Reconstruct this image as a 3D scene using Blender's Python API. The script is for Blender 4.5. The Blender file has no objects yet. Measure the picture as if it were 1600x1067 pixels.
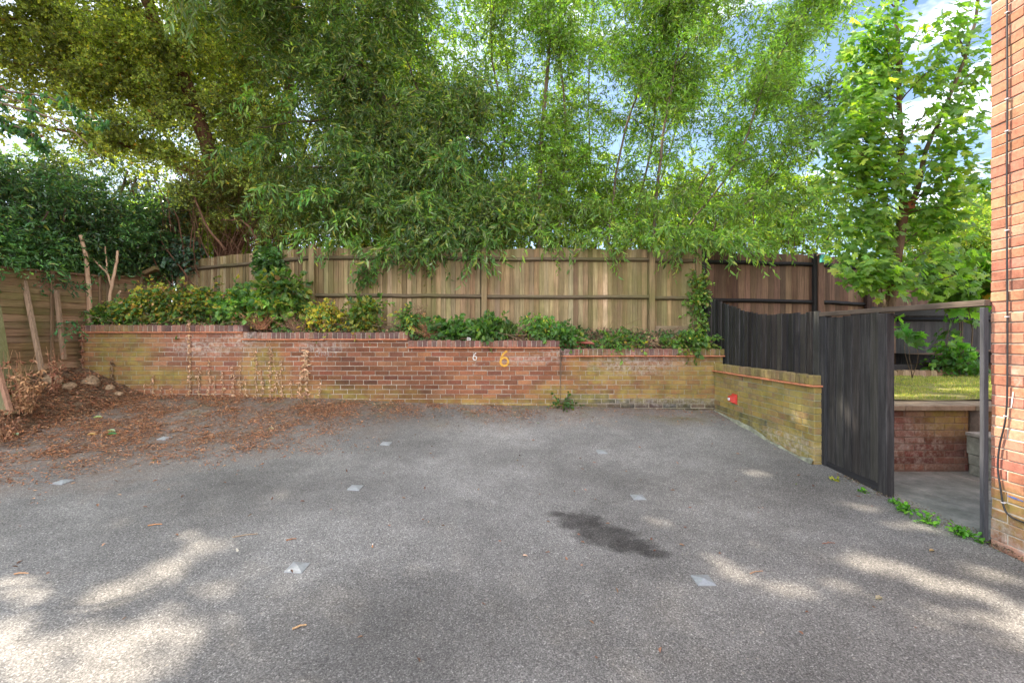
import bpy, math
import numpy as np
from mathutils import Vector
R = math.radians
rng = np.random.default_rng(7)

# ------------------------------------------------------------------ camera, sky, sun, exposure
scn = bpy.context.scene
COL = scn.collection
EYE, F, CX, HY = 1.55, 711.0, 800.0, 526.0
cam = bpy.data.objects.new("camera", bpy.data.cameras.new("camera"))
COL.objects.link(cam)
cam.location = (0, 0, EYE); cam.rotation_euler = (R(90), 0, 0)
cam.data.sensor_width = 36; cam.data.lens = 36 * F / 1600
cam.data.shift_y = -(533.5 - HY) / 1600
cam.data.clip_start = 0.05; cam.data.clip_end = 2000
scn.camera = cam
S = np.array([-0.50, 0.45, 0.74]); S /= np.linalg.norm(S)
world = bpy.data.worlds.new("World"); scn.world = world; world.use_nodes = True
wt = world.node_tree; wt.nodes.clear()
sky = wt.nodes.new("ShaderNodeTexSky"); sky.sky_type = 'NISHITA'; sky.sun_disc = False
sky.sun_elevation = math.asin(S[2]); sky.sun_rotation = math.atan2(S[0], S[1])
sky.air_density = 1.0; sky.dust_density = 1.0; sky.ozone_density = 1.6
wc = wt.nodes.new("ShaderNodeTexCoord"); wm = wt.nodes.new("ShaderNodeMapping")
wm.inputs['Scale'].default_value = (1.0, 1.0, 2.6); wm.inputs['Location'].default_value = (0.35, 0.1, 0.0)
wn = wt.nodes.new("ShaderNodeTexNoise"); wn.inputs['Scale'].default_value = 3.4
wn.inputs['Detail'].default_value = 7; wn.inputs['Roughness'].default_value = 0.58
wr = wt.nodes.new("ShaderNodeValToRGB"); wr.color_ramp.elements[0].position = 0.54; wr.color_ramp.elements[1].position = 0.74
wx = wt.nodes.new("ShaderNodeMixRGB"); wx.inputs['Color2'].default_value = (13.2, 13.5, 14.4, 1)
wb = wt.nodes.new("ShaderNodeBackground"); wo = wt.nodes.new("ShaderNodeOutputWorld")
L = wt.links.new
L(wc.outputs['Generated'], wm.inputs['Vector']); L(wm.outputs[0], wn.inputs['Vector']); L(wn.outputs['Fac'], wr.inputs[0])
sepd = wt.nodes.new("ShaderNodeSeparateXYZ"); L(wc.outputs['Generated'], sepd.inputs[0])
mrb = wt.nodes.new("ShaderNodeMapRange"); L(sepd.outputs[1], mrb.inputs[0]); mrb.inputs[1].default_value = 0.05; mrb.inputs[2].default_value = -0.45; mrb.inputs[3].default_value = 0; mrb.inputs[4].default_value = 1  # unseen bright cloud bank added behind the camera to light the shaded yard
mxb = wt.nodes.new("ShaderNodeMath"); mxb.operation = 'MAXIMUM'; L(wr.outputs[0], mxb.inputs[0]); L(mrb.outputs[0], mxb.inputs[1])
L(mxb.outputs[0], wx.inputs['Fac']); L(sky.outputs[0], wx.inputs['Color1']); L(wx.outputs[0], wb.inputs['Color']); L(wb.outputs[0], wo.inputs[0])
wb.inputs['Strength'].default_value = 0.075
sun = bpy.data.objects.new("sun", bpy.data.lights.new("sun", 'SUN')); COL.objects.link(sun)
sun.data.energy = 4.2; sun.data.angle = R(0.6); sun.data.color = (1.0, 0.87, 0.71)
sun.rotation_euler = Vector(S).to_track_quat('Z', 'Y').to_euler(); sun.location = (-8, 8, 16)
scn.view_settings.view_transform = 'Standard'; scn.view_settings.look = 'None'
scn.view_settings.exposure = 2.02; scn.view_settings.gamma = 1
scn.render.engine = 'CYCLES'
scn.cycles.max_bounces = 8; scn.cycles.diffuse_bounces = 4; scn.cycles.transmission_bounces = 6; scn.cycles.transparent_max_bounces = 12
scn.cycles.use_denoising = True

def P(px, py, D):
    return np.array([(px - CX) / F * D, D, EYE - (py - HY) / F * D])
def nrm(a):
    a = np.asarray(a, float); return a / (np.linalg.norm(a, axis=-1, keepdims=True) + 1e-9)

# ------------------------------------------------------------------ ground height (surveyed points: x, distance, drop below the eye)
GP = np.array([(-1.40,2.96,1.504),(1.246,2.96,1.587),(-4.2,4.26,1.36),(-1.467,4.26,1.413),(1.18,4.26,1.503),(-4.28,5.6,1.25),
 (-1.55,5.6,1.315),(1.10,5.6,1.417),(-6.15,7.29,.91),(-3.08,7.29,.985),(-1.03,7.29,1.077),(.9,7.29,1.108),(3.24,7.29,1.18),
 (3.41,5.0,1.40),(3.45,4.13,1.46),(3.51,3.34,1.50),(3.52,3.13,1.515),(-6.6,5.6,1.10),(0,-3,1.72),(-8,-2,1.6),(6,-3,1.7),(-8,8.5,.85),(4,9,1.1)])
def _tps(d): return np.where(d > 1e-9, d * d * np.log(d + 1e-12), 0)
_n = len(GP); _A = np.zeros((_n + 3, _n + 3))
_A[:_n, :_n] = _tps(np.linalg.norm(GP[:, None, :2] - GP[None, :, :2], axis=2)) + np.eye(_n) * 0.05
_A[:_n, _n] = 1; _A[:_n, _n+1:] = GP[:, :2]; _A[_n:, :_n] = _A[:_n, _n:].T
_w = np.linalg.solve(_A, np.r_[EYE - GP[:, 2], 0, 0, 0])
def zg(x, y):
    x = np.asarray(x, float); y = np.asarray(y, float)
    d = np.sqrt((x[..., None] - GP[:, 0])**2 + (y[..., None] - GP[:, 1])**2)
    return _tps(d) @ _w[:_n] + _w[_n] + _w[_n+1] * x + _w[_n+2] * y
def G(px, py, n=14):            # the point of the tarmac seen at a pixel
    D = 4.0
    for _ in range(n):
        p = P(px, py, D); h = EYE - float(zg(p[0], D)); D = 0.5 * D + 0.5 * h * F / (py - HY)
    p = P(px, py, D); p[2] = float(zg(p[0], D)); return p

# ------------------------------------------------------------------ value noise in numpy
_perm = rng.random((256, 256))
def vn(x, y):
    x = np.asarray(x, float); y = np.asarray(y, float)
    xi = np.floor(x).astype(int); yi = np.floor(y).astype(int); fx = x - xi; fy = y - yi
    fx = fx*fx*(3-2*fx); fy = fy*fy*(3-2*fy)
    g = lambda i, j: _perm[i & 255, j & 255]
    return (g(xi,yi)*(1-fx)+g(xi+1,yi)*fx)*(1-fy)+(g(xi,yi+1)*(1-fx)+g(xi+1,yi+1)*fx)*fy
def fbm(x, y): return .5*vn(x,y)+.28*vn(2.1*x+7,2.1*y+3)+.22*vn(4.3*x+1,4.3*y+9)

# ------------------------------------------------------------------ mesh building
class MB:
    def __init__(s): s.V=[]; s.L=[]; s.S=[]; s.C=[]; s.M=[]; s.n=0
    def add(s, V, Fc, col=(1,1,1), mat=0):
        V = np.asarray(V, float).reshape(-1, 3); Fc = np.asarray(Fc, int)
        if Fc.ndim == 1: Fc = Fc[None]
        m, k = Fc.shape
        s.V.append(V); s.L.append((Fc + s.n).ravel()); s.S.append(np.full(m, k)); s.n += len(V)
        c = np.asarray(col, float); c = np.broadcast_to(c if c.ndim == 2 else c[None], (m, 3))
        s.C.append(c); s.M.append(np.full(m, mat))
    def mesh(s, name, origin=(0,0,0), smooth=False):
        me = bpy.data.meshes.new(name)
        V = np.concatenate(s.V) - np.asarray(origin); Lp = np.concatenate(s.L); Sz = np.concatenate(s.S)
        me.vertices.add(len(V)); me.vertices.foreach_set('co', V.ravel().astype(np.float32))
        me.loops.add(len(Lp)); me.loops.foreach_set('vertex_index', Lp.astype(np.int32))
        me.polygons.add(len(Sz)); me.polygons.foreach_set('loop_start', np.r_[0, np.cumsum(Sz)[:-1]].astype(np.int32))
        try: me.polygons.foreach_set('loop_total', Sz.astype(np.int32))
        except Exception: pass
        me.polygons.foreach_set('material_index', np.concatenate(s.M).astype(np.int32))
        me.polygons.foreach_set('use_smooth', np.full(len(Sz), smooth))
        at = me.attributes.new('col', 'FLOAT_COLOR', 'FACE')
        C = np.concatenate(s.C); at.data.foreach_set('color', np.c_[C, np.ones(len(C))].ravel().astype(np.float32))
        me.update(); me.validate()
        return me

def thing(name, label, cat, loc, group=None):
    o = bpy.data.objects.new(name, None); COL.objects.link(o); o.empty_display_size = 0.1
    o.location = tuple(float(v) for v in loc); o['label'] = label; o['category'] = cat
    if group: o['group'] = group
    return o
def part(name, mb, mats, parent, label=None, smooth=False, kind=None):
    root = parent
    while root.parent: root = root.parent
    o = bpy.data.objects.new(name, mb.mesh(name, root.location, smooth)); COL.objects.link(o); o.parent = parent
    for m in (mats if isinstance(mats, (list, tuple)) else [mats]): o.data.materials.append(m)
    if label: o['label'] = label
    if kind: o['kind'] = kind
    return o
def solo(name, mb, mats, label, cat, loc=(0,0,0), group=None, kind=None, smooth=False):
    o = bpy.data.objects.new(name, mb.mesh(name, loc, smooth)); COL.objects.link(o); o.location = tuple(float(v) for v in loc)
    for m in (mats if isinstance(mats, (list, tuple)) else [mats]): o.data.materials.append(m)
    o['label'] = label; o['category'] = cat
    if group: o['group'] = group
    if kind: o['kind'] = kind
    return o
def struct(name, mb, mats, smooth=False):
    o = bpy.data.objects.new(name, mb.mesh(name, (0,0,0), smooth)); COL.objects.link(o)
    for m in (mats if isinstance(mats, (list, tuple)) else [mats]): o.data.materials.append(m)
    o['kind'] = 'structure'; return o

BOXF = np.array([(0,3,2,1),(4,5,6,7),(0,1,5,4),(1,2,6,5),(2,3,7,6),(3,0,4,7)])
def obox(mb, o, a, b, c, col=(1,1,1), mat=0):     # corner o, edge vectors a, b, c
    o, a, b, c = (np.asarray(v, float) for v in (o, a, b, c))
    mb.add([o, o+a, o+a+b, o+b, o+c, o+a+c, o+a+b+c, o+b+c], BOXF, col, mat)
def box(mb, x0, x1, y0, y1, z0, z1, col=(1,1,1), mat=0): obox(mb, (x0,y0,z0), (x1-x0,0,0), (0,y1-y0,0), (0,0,z1-z0), col, mat)
def cbox(mb, o, a, b, c, ch, col=(1,1,1), mat=0):  # box with all edges chamfered
    o, a, b, c = (np.asarray(v, float) for v in (o, a, b, c))
    la, lb, lc = (np.linalg.norm(v) for v in (a, b, c)); fa, fb, fc = ch/la, ch/lb, ch/lc
    vs = []; idx = {}
    for i in (0, 1):
        for j in (0, 1):
            for k in (0, 1):
                for ax in range(3):
                    t = [i, j, k]; f = [fa, fb, fc]
                    u = [t[q] if q == ax else (f[q] if t[q] == 0 else 1-f[q]) for q in range(3)]
                    idx[(i,j,k,ax)] = len(vs); vs.append(o + a*u[0] + b*u[1] + c*u[2])
    fs = []
    for ax in range(3):
        p, q = [x for x in range(3) if x != ax]
        for s_ in (0, 1):
            ring = []
            for (u, v) in ((0,0),(1,0),(1,1),(0,1)):
                t = [0,0,0]; t[ax] = s_; t[p] = u; t[q] = v; ring.append(idx[(*t, ax)])
            fs.append(ring)
        for u in (0, 1):          # edges running along ax
            for v in (0, 1):
                t0 = [0,0,0]; t1 = [0,0,0]; t0[p]=t1[p]=u; t0[q]=t1[q]=v; t0[ax]=0; t1[ax]=1
                fs.append([idx[(*t0,p)], idx[(*t1,p)], idx[(*t1,q)], idx[(*t0,q)]])
    mb.add(vs, fs, col, mat)
    tri = [[idx[(i,j,k,0)], idx[(i,j,k,1)], idx[(i,j,k,2)]] for i in (0,1) for j in (0,1) for k in (0,1)]
    Vn = np.array(vs); mb.add(Vn, tri, col, mat)
def tube(mb, pts, rad, sides=6, col=(1,1,1), mat=0, cap=True):
    pts = np.asarray(pts, float); n = len(pts); rad = np.broadcast_to(np.asarray(rad, float), (n,)) if np.ndim(rad) <= 1 and np.size(rad) in (1, n) else np.linspace(rad[0], rad[-1], n)
    tan = nrm(np.gradient(pts, axis=0)); ref = np.array([0.31, 0.2, 0.93]) if abs(tan[0][2]) < .9 else np.array([1.0, .1, 0])
    u = nrm(np.cross(tan, ref)); v = np.cross(tan, u); a = np.arange(sides) * 2*np.pi/sides
    V = pts[:, None] + rad[:, None, None] * (np.cos(a)[None, :, None]*u[:, None] + np.sin(a)[None, :, None]*v[:, None])
    i, j = np.meshgrid(np.arange(n-1), np.arange(sides), indexing='ij'); j2 = (j+1) % sides
    Fc = np.stack([i*sides+j, i*sides+j2, (i+1)*sides+j2, (i+1)*sides+j], -1).reshape(-1, 4)
    mb.add(V.reshape(-1, 3), Fc, col, mat)
    if cap:
        mb.add(V[0], np.arange(sides)[None, ::-1], col, mat); mb.add(V[-1], np.arange(sides)[None], col, mat)
def smooth_path(ctrl, n=16, wob=0.0, r=rng):
    c = np.asarray(ctrl, float); t = np.linspace(0, len(c)-1, n); i = np.clip(t.astype(int), 0, len(c)-2); f = (t-i)[:, None]
    g = lambda k: c[np.clip(k, 0, len(c)-1)]
    p0, p1, p2, p3 = g(i-1), g(i), g(i+1), g(i+2)
    out = .5*((2*p1)+(-p0+p2)*f+(2*p0-5*p1+4*p2-p3)*f**2+(-p0+3*p1-3*p2+p3)*f**3)
    if wob: w = r.normal(0, wob, out.shape); w[0] = 0; out = out + w
    return out
def grid(mb, x0, x1, y0, y1, nx, ny, zf, col=(1,1,1), mat=0):
    X, Y = np.meshgrid(np.linspace(x0, x1, nx+1), np.linspace(y0, y1, ny+1)); Z = zf(X, Y)
    i, j = np.meshgrid(np.arange(nx), np.arange(ny)); q = j*(nx+1)+i
    mb.add(np.stack([X, Y, Z], -1).reshape(-1, 3), np.stack([q, q+1, q+nx+2, q+nx+1], -1).reshape(-1, 4), col, mat)
def rock(mb, c, r, seed, col=(1,1,1)):
    g = np.random.default_rng(seed); nu, nv = 14, 8
    th = np.linspace(0, 2*np.pi, nu, endpoint=False); ph = np.linspace(.001, np.pi-.001, nv)
    T, Ph = np.meshgrid(th, ph); d = np.stack([np.cos(T)*np.sin(Ph), np.sin(T)*np.sin(Ph), np.cos(Ph)], -1)
    k = g.normal(size=(9, 3)); k = nrm(k); o_ = g.uniform(.72, 1.0, 9)
    lim = np.min(np.where(d@k.T > .15, o_ / np.maximum(d@k.T, .15), 9), -1)
    rad = np.minimum(lim, 1.12)*(1+.05*g.normal(size=lim.shape)); V = d*rad[..., None]*np.asarray(r)+np.asarray(c)
    i, j = np.meshgrid(np.arange(nu), np.arange(nv-1)); i2 = (i+1) % nu
    mb.add(V.reshape(-1, 3), np.stack([j*nu+i, (j+1)*nu+i, (j+1)*nu+i2, j*nu+i2], -1).reshape(-1, 4), col)

# ------------------------------------------------------------------ leaves
T_DIA = (np.array([(0,0,0),(.42,.5,.06),(1,0,-.10),(.42,-.5,.06)]), np.array([(0,1,2,3)]))
T_OVA = (np.array([(0,0,0),(.28,.42,.12),(.68,.36,.10),(1,0,-.12),(.68,-.36,.10),(.28,-.42,.12)]), np.array([(0,3,2,1),(0,5,4,3)]))
T_LAN = (np.array([(0,0,0),(.3,.5,.05),(.65,.36,.0),(1,0,-.16),(.65,-.36,.0),(.3,-.5,.05)]), np.array([(0,3,2,1),(0,5,4,3)]))
def _maple():
    pol = [(0,0),(200,.26),(150,.50),(125,.30),(95,.62),(78,.50),(62,.66),(40,.40),(22,.78),(10,.80),(0,1.0)]
    a = [np.array([math.cos(R(t))*r*.62+.25, math.sin(R(t))*r*.85, 0]) for t, r in [(172,.40),(140,.62),(118,.36),(92,.74),(76,.62),(60,.88),(38,.46),(20,.86),(9,.84),(0,1.2)]]
    b = [v*np.array([1,-1,1]) for v in a[-2::-1]]
    ring = a + b; V = np.array([np.array([.22,0,.05])] + ring); V[:,2] += -.10*V[:,0]**2 - .12*np.abs(V[:,1])
    n = len(ring); return V, np.array([(0, 1+i, 1+(i+1) % n) for i in range(n)])[:, ::-1]
T_MAP = _maple()
def inst(mb, T, pos, d, nvec, length, width, col, mat=0):
    V, Fc = T; N = len(pos)
    if N == 0: return
    d = nrm(d); s = nrm(np.cross(nvec, d)); n = np.cross(d, s)
    length = np.broadcast_to(np.asarray(length, float), (N,)); width = np.broadcast_to(np.asarray(width, float), (N,))
    W = pos[:, None] + V[None, :, 0, None]*d[:, None]*length[:, None, None] + V[None, :, 1, None]*s[:, None]*width[:, None, None] + V[None, :, 2, None]*n[:, None]*length[:, None, None]
    Fi = (np.arange(N)*len(V))[:, None, None] + Fc[None]
    c = np.asarray(col); c = np.broadcast_to(c if c.ndim == 2 else c[None], (N, 3))
    mb.add(W.reshape(-1, 3), Fi.reshape(-1, Fc.shape[1]), np.repeat(c, len(Fc), axis=0), mat)
def palette(n, pal, w, jit=.18, g=rng):
    pal = np.array(pal); w = np.array(w, float); i = g.choice(len(pal), n, p=w/w.sum())
    return np.clip(pal[i] * (1 + g.normal(0, jit, (n, 1))) * (1+g.normal(0, min(jit*.3, .04), (n, 3))), .004, .9)
def unit(n, g=rng): return nrm(g.normal(size=(n, 3)))

# crown gaps cut so that sun spots fall on tarmac and brick building
_sp = [(205,985,115,48,-.35),(130,1040,90,30,-.3),(215,905,85,24,-.5),(310,855,46,9,-.15),(290,832,26,10,0),(335,908,44,10,-.1),(15,990,60,50,0),(30,915,45,20,0),
       (385,880,26,9,0),(1110,885,62,13,.25),(1185,908,52,14,.25),(1010,806,24,8,.2),(1330,875,60,16,.22),(1445,905,110,24,.25),(1560,950,70,28,.3),
       (1405,818,48,10,.15),(1330,790,42,7,.2),(1150,842,26,7,.1),(1240,858,24,7,.2),(1500,985,50,9,.3),(1400,960,30,7,.2),(1180,740,30,6,.2),(1290,905,60,12,.25),(1385,935,70,13,.3),(1480,950,60,11,.3),(1520,890,50,10,.3),(1080,860,30,7,.3),(1575,1000,50,14,.2),(255,940,50,14,-.4),(60,1060,70,30,-.2),(1215,820,26,6,.2)]
SPOTS = []
for (x, y, a, b, s_) in _sp:
    c = G(x, y)[:2]; e1 = G(x+a, min(y+s_*a*.6, 1300))[:2]-c; e2 = G(x, y+b)[:2]-c
    SPOTS.append((c, np.linalg.inv(np.stack([e1, e2], 1))))
for (x, y, z, a, b) in ((3.28,5.28,.70,.06,.13),(3.27,6.05,.78,.05,.07),(3.26,6.75,.80,.07,.05),(3.25,7.05,.75,.04,.05),(3.29,5.55,.85,.05,.06),(3.43,4.62,.75,.07,.10),(3.43,4.5,.95,.05,.06),(3.27,5.9,1.10,.06,.06)):
    c = np.array([x, y])-(z-.15)/S[2]*S[:2]; SPOTS.append((c, np.diag([1/a, 1/b])))
for (x, y, a, b) in ((5.2,5.7,.5,.15),(6.2,6.2,.6,.2),(7.0,7.0,.8,.25),(5.9,7.2,.5,.2),(6.6,5.8,.4,.12),(7.6,7.6,.5,.2),(4.3,4.5,.35,.12),(5.0,4.0,.3,.08)): SPOTS.append((np.array([x+.44, y-.40]), np.diag([1/a, 1/b])))
def keep(p):
    t = (p[:, 2]-.15)/S[2]; g = p[:, :2] - t[:, None]*S[:2]
    m = np.ones(len(p), bool)
    j = .85*(fbm(g[:, 0]*4.3+5, g[:, 1]*4.3)-.5)*2
    for c, M in SPOTS:
        q = (g-c)@M.T; m &= (np.hypot(q[:, 0], q[:, 1]) + j) > 1.0
    t2 = (p[:, 0]-3.51)/S[0]; yy = p[:, 1]-t2*S[1]; zz = p[:, 2]-t2*S[2]
    lit = (t2 > 0) & (yy > .5) & (yy < 3.6) & (zz > 0.2)
    thr = np.clip((zz-.2)/2.2, 0, 1)*.55+.22
    m &= ~(lit & (fbm(yy*2.2, zz*1.6) < thr+.08))
    return m
def above_frame(p): return (p[:, 2]-EYE) > .78*np.maximum(p[:, 1], .1)

def twigs(mb, starts, dirs, Lt, K, ll, lw, pal, wts, T=T_DIA, droop=.6, spread=.8, grav=.5, stem=True, stemcol=(.16,.13,.07), carve=True, mat=0, flat=0, srad=.0035, g=rng, tip=.05, jit=.18):
    N = len(starts); Lt = np.broadcast_to(np.asarray(Lt, float), (N,))*(g.uniform(.7, 1.2, N))
    dirs = nrm(dirs); dn = np.array([0, 0, -1.0])
    f = lambda t: starts[:, None] + (dirs[:, None]*t[None, :, None] + dn*droop*(t**2)[None, :, None])*Lt[:, None, None]
    t = np.linspace(tip, 1, K); pos = f(t); tan = nrm(dirs[:, None] + dn*2*droop*t[None, :, None])
    rnd = unit(N*K, g).reshape(N, K, 3); side = nrm(np.cross(tan, rnd))
    if flat:
        s0 = nrm(np.cross(dirs, np.array([0,0,1.0])+.25*unit(N, g)))[:, None]; sg = np.where(np.arange(K) % 2 == 0, 1, -1)[None, :, None]
        side = nrm(s0*sg + .35*rnd)
    ld = nrm(tan*.7 + side*spread + dn*grav)
    nv = np.cross(ld, unit(N*K, g).reshape(N, K, 3)) if not flat else nrm(np.array([0,0,1.0])+.45*rnd)
    pos = pos.reshape(-1, 3); ld = ld.reshape(-1, 3); nv = nv.reshape(-1, 3)
    cb = np.repeat(1+g.normal(0, .13, N), K)[:, None]
    cl_ = .50+1.0*vn(starts[:, 0]*2.3+starts[:, 1]*1.1+31, starts[:, 2]*2.9+17)
    col = palette(N*K, pal, wts, jit, g)*cb*np.repeat(cl_, K)[:, None]
    k = keep(pos) if carve else np.ones(len(pos), bool)
    sc = g.uniform(.5, 1.3, len(pos))
    inst(mb, T, pos[k], ld[k], nv[k], (ll*sc)[k], (lw*sc)[k], np.clip(col[k], .003, .9), mat)
    if stem:
        ts = np.array([0, .5, 1.0]); sp = f(ts); u = nrm(np.cross(dirs, unit(N, g))); v = nrm(np.cross(dirs, u)); a = np.arange(3)*2*np.pi/3
        rr = np.array([1, .8, .4])*srad
        V = sp[:, :, None] + rr[None, :, None, None]*(np.cos(a)[None, None, :, None]*u[:, None, None]+np.sin(a)[None, None, :, None]*v[:, None, None])
        q = [(i*3+j, i*3+(j+1) % 3, (i+1)*3+(j+1) % 3, (i+1)*3+j) for i in range(2) for j in range(3)]
        ks = keep(sp[:, 1]) if carve else np.ones(N, bool); V = V[ks]
        Fi = (np.arange(len(V))*9)[:, None, None]+np.array(q)[None]
        if len(V): mb.add(V.reshape(-1, 3), Fi.reshape(-1, 4), stemcol, mat)
def clumps(centers, rad, per, g=rng, flat=1.0):
    N = len(centers); d = unit(N*per, g); r = g.random(N*per)**.45; rad = np.repeat(np.broadcast_to(np.asarray(rad, float), (N,)), per)
    off = d*(r*rad)[:, None]; off[:, 2] *= flat
    return np.repeat(centers, per, axis=0)+off, d
def in_ell(c, r, n, g=rng, shell=.5):
    d = unit(n, g); return np.asarray(c)+d*(g.random(n)**shell)[:, None]*np.asarray(r)

# ------------------------------------------------------------------ materials
class NG:
    def __init__(s, name):
        s.m = bpy.data.materials.new(name); s.m.use_nodes = True; s.t = s.m.node_tree; s.t.nodes.clear()
        s.out = s.t.nodes.new('ShaderNodeOutputMaterial'); s.pos = s.t.nodes.new('ShaderNodeNewGeometry').outputs['Position']
    def n(s, typ, ins=None, **props):
        nd = s.t.nodes.new(typ)
        for k, v in props.items(): setattr(nd, k, v)
        for k, v in (ins or {}).items():
            if hasattr(v, 'is_linked') or hasattr(v, 'links'): s.t.links.new(v, nd.inputs[k])
            else:
                if isinstance(v, (tuple, list)) and len(v) == 3 and nd.inputs[k].type == 'RGBA': v = (*v, 1)
                nd.inputs[k].default_value = v
        return nd
    def map(s, scale=(1,1,1), loc=(0,0,0), rot=(0,0,0), v=None): return s.n('ShaderNodeMapping', {'Vector': v or s.pos, 'Scale': scale, 'Location': loc, 'Rotation': rot}).outputs[0]
    def noise(s, scale, detail=4, rough=.55, v=None, dist=0): return s.n('ShaderNodeTexNoise', {'Vector': v or s.pos, 'Scale': scale, 'Detail': detail, 'Roughness': rough, 'Distortion': dist}).outputs['Fac']
    def vor(s, scale, v=None, feature='F1', out='Distance'): return s.n('ShaderNodeTexVoronoi', {'Vector': v or s.pos, 'Scale': scale}, feature=feature).outputs[out]
    def ramp(s, f, stops, interp='LINEAR'):
        nd = s.n('ShaderNodeValToRGB', {'Fac': f}); cr = nd.color_ramp; cr.interpolation = interp
        while len(cr.elements) > 1: cr.elements.remove(cr.elements[-1])
        cr.elements[0].position = stops[0][0]
        for i, (p, c) in enumerate(stops):
            e = cr.elements[0] if i == 0 else cr.elements.new(p)
            e.color = (c, c, c, 1) if isinstance(c, (int, float)) else (*c, 1)
        return nd.outputs[0]
    def mix(s, f, a, b, mode='MIX'): return s.n('ShaderNodeMixRGB', {'Fac': f, 'Color1': a, 'Color2': b}, blend_type=mode).outputs[0]
    def math(s, op, a, b=0.0, c=None):
        nd = s.n('ShaderNodeMath', operation=op)
        for i, v in enumerate((a, b, c)):
            if v is None: continue
            if hasattr(v, 'links'): s.t.links.new(v, nd.inputs[i])
            else: nd.inputs[i].default_value = v
        return nd.outputs[0]
    def attr(s): return s.n('ShaderNodeAttribute', attribute_name='col').outputs['Color']
    def blob(s, c, r, soft=.5, wob=.35, ns=3.0, rot=0):     # irregular patch round c, radii r
        v = s.map(v=s.n('ShaderNodeVectorMath', {0: s.pos, 1: tuple(float(q) for q in c)}, operation='SUBTRACT').outputs[0], rot=(0, 0, rot))
        v = s.n('ShaderNodeVectorMath', {0: v, 1: tuple(1/float(q) for q in r)}, operation='MULTIPLY').outputs[0]
        d = s.n('ShaderNodeVectorMath', {0: v}, operation='LENGTH').outputs['Value']
        d = s.math('ADD', d, s.math('MULTIPLY', s.math('SUBTRACT', s.noise(ns, 5), .5), wob*2))
        return s.n('ShaderNodeMapRange', {0: d, 1: 1+soft*.5, 2: 1-soft*.5, 3: 0.0, 4: 1.0}).outputs[0]
    def maxi(s, *fs):
        o = fs[0]
        for f in fs[1:]: o = s.math('MAXIMUM', o, f)
        return o
    def bump(s, h, strength=.3, dist=.01): return s.n('ShaderNodeBump', {'Height': h, 'Strength': strength, 'Distance': dist}).outputs[0]
    def done(s, col, rough=.85, normal=None, spec=.3, metal=0, shader=None):
        if shader is None:
            ins = {'Base Color': col, 'Roughness': rough, 'Specular IOR Level': spec, 'Metallic': metal}
            if normal is not None: ins['Normal'] = normal
            shader = s.n('ShaderNodeBsdfPrincipled', ins).outputs[0]
        s.t.links.new(shader, s.out.inputs['Surface']); return s.m

# leaves: the colour of each leaf comes from the mesh
def leaf_mat(name, trans=.5, gloss=.42, tint=(1.9,2.0,.55)):
    g = NG(name); c = g.attr()
    c = g.mix(.35, c, g.ramp(g.noise(60, 2), [(.3, .6), (.7, 1.35)]), 'MULTIPLY')
    tc = g.mix(1, c, tint, 'MULTIPLY')
    pr = g.n('ShaderNodeBsdfPrincipled', {'Base Color': c, 'Roughness': gloss, 'Specular IOR Level': .45}).outputs[0]
    tr = g.n('ShaderNodeBsdfTranslucent', {'Color': tc}).outputs[0]
    return g.done(None, shader=g.n('ShaderNodeMixShader', {0: trans, 1: pr, 2: tr}).outputs[0])
M_LEAF = leaf_mat('leaf'); M_LEAFG = leaf_mat('glossy_leaf', .3, .3); M_NEEDLE = leaf_mat('conifer_spray', .4, .6, (1.7,1.7,.6))
def dry_mat():
    g = NG('dry_leaf'); c = g.attr(); c = g.mix(.5, c, g.ramp(g.noise(90, 3), [(.3, .5), (.7, 1.4)]), 'MULTIPLY'); return g.done(c, .8)
M_DRY = dry_mat()
def bark_mat(name, a, b, sc=22):
    g = NG(name); n = g.noise(sc, 6, .65, g.map((1,1,.22))); c = g.ramp(n, [(.3, a), (.7, b)])
    return g.done(c, .9, g.bump(n, .8, .01))
M_BARK = bark_mat('bark', (.055,.038,.026), (.19,.14,.095)); M_CBARK = bark_mat('conifer_bark', (.07,.035,.022), (.22,.115,.07)); M_PALE = bark_mat('pale_bark', (.34,.21,.13), (.62,.43,.29))

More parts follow.
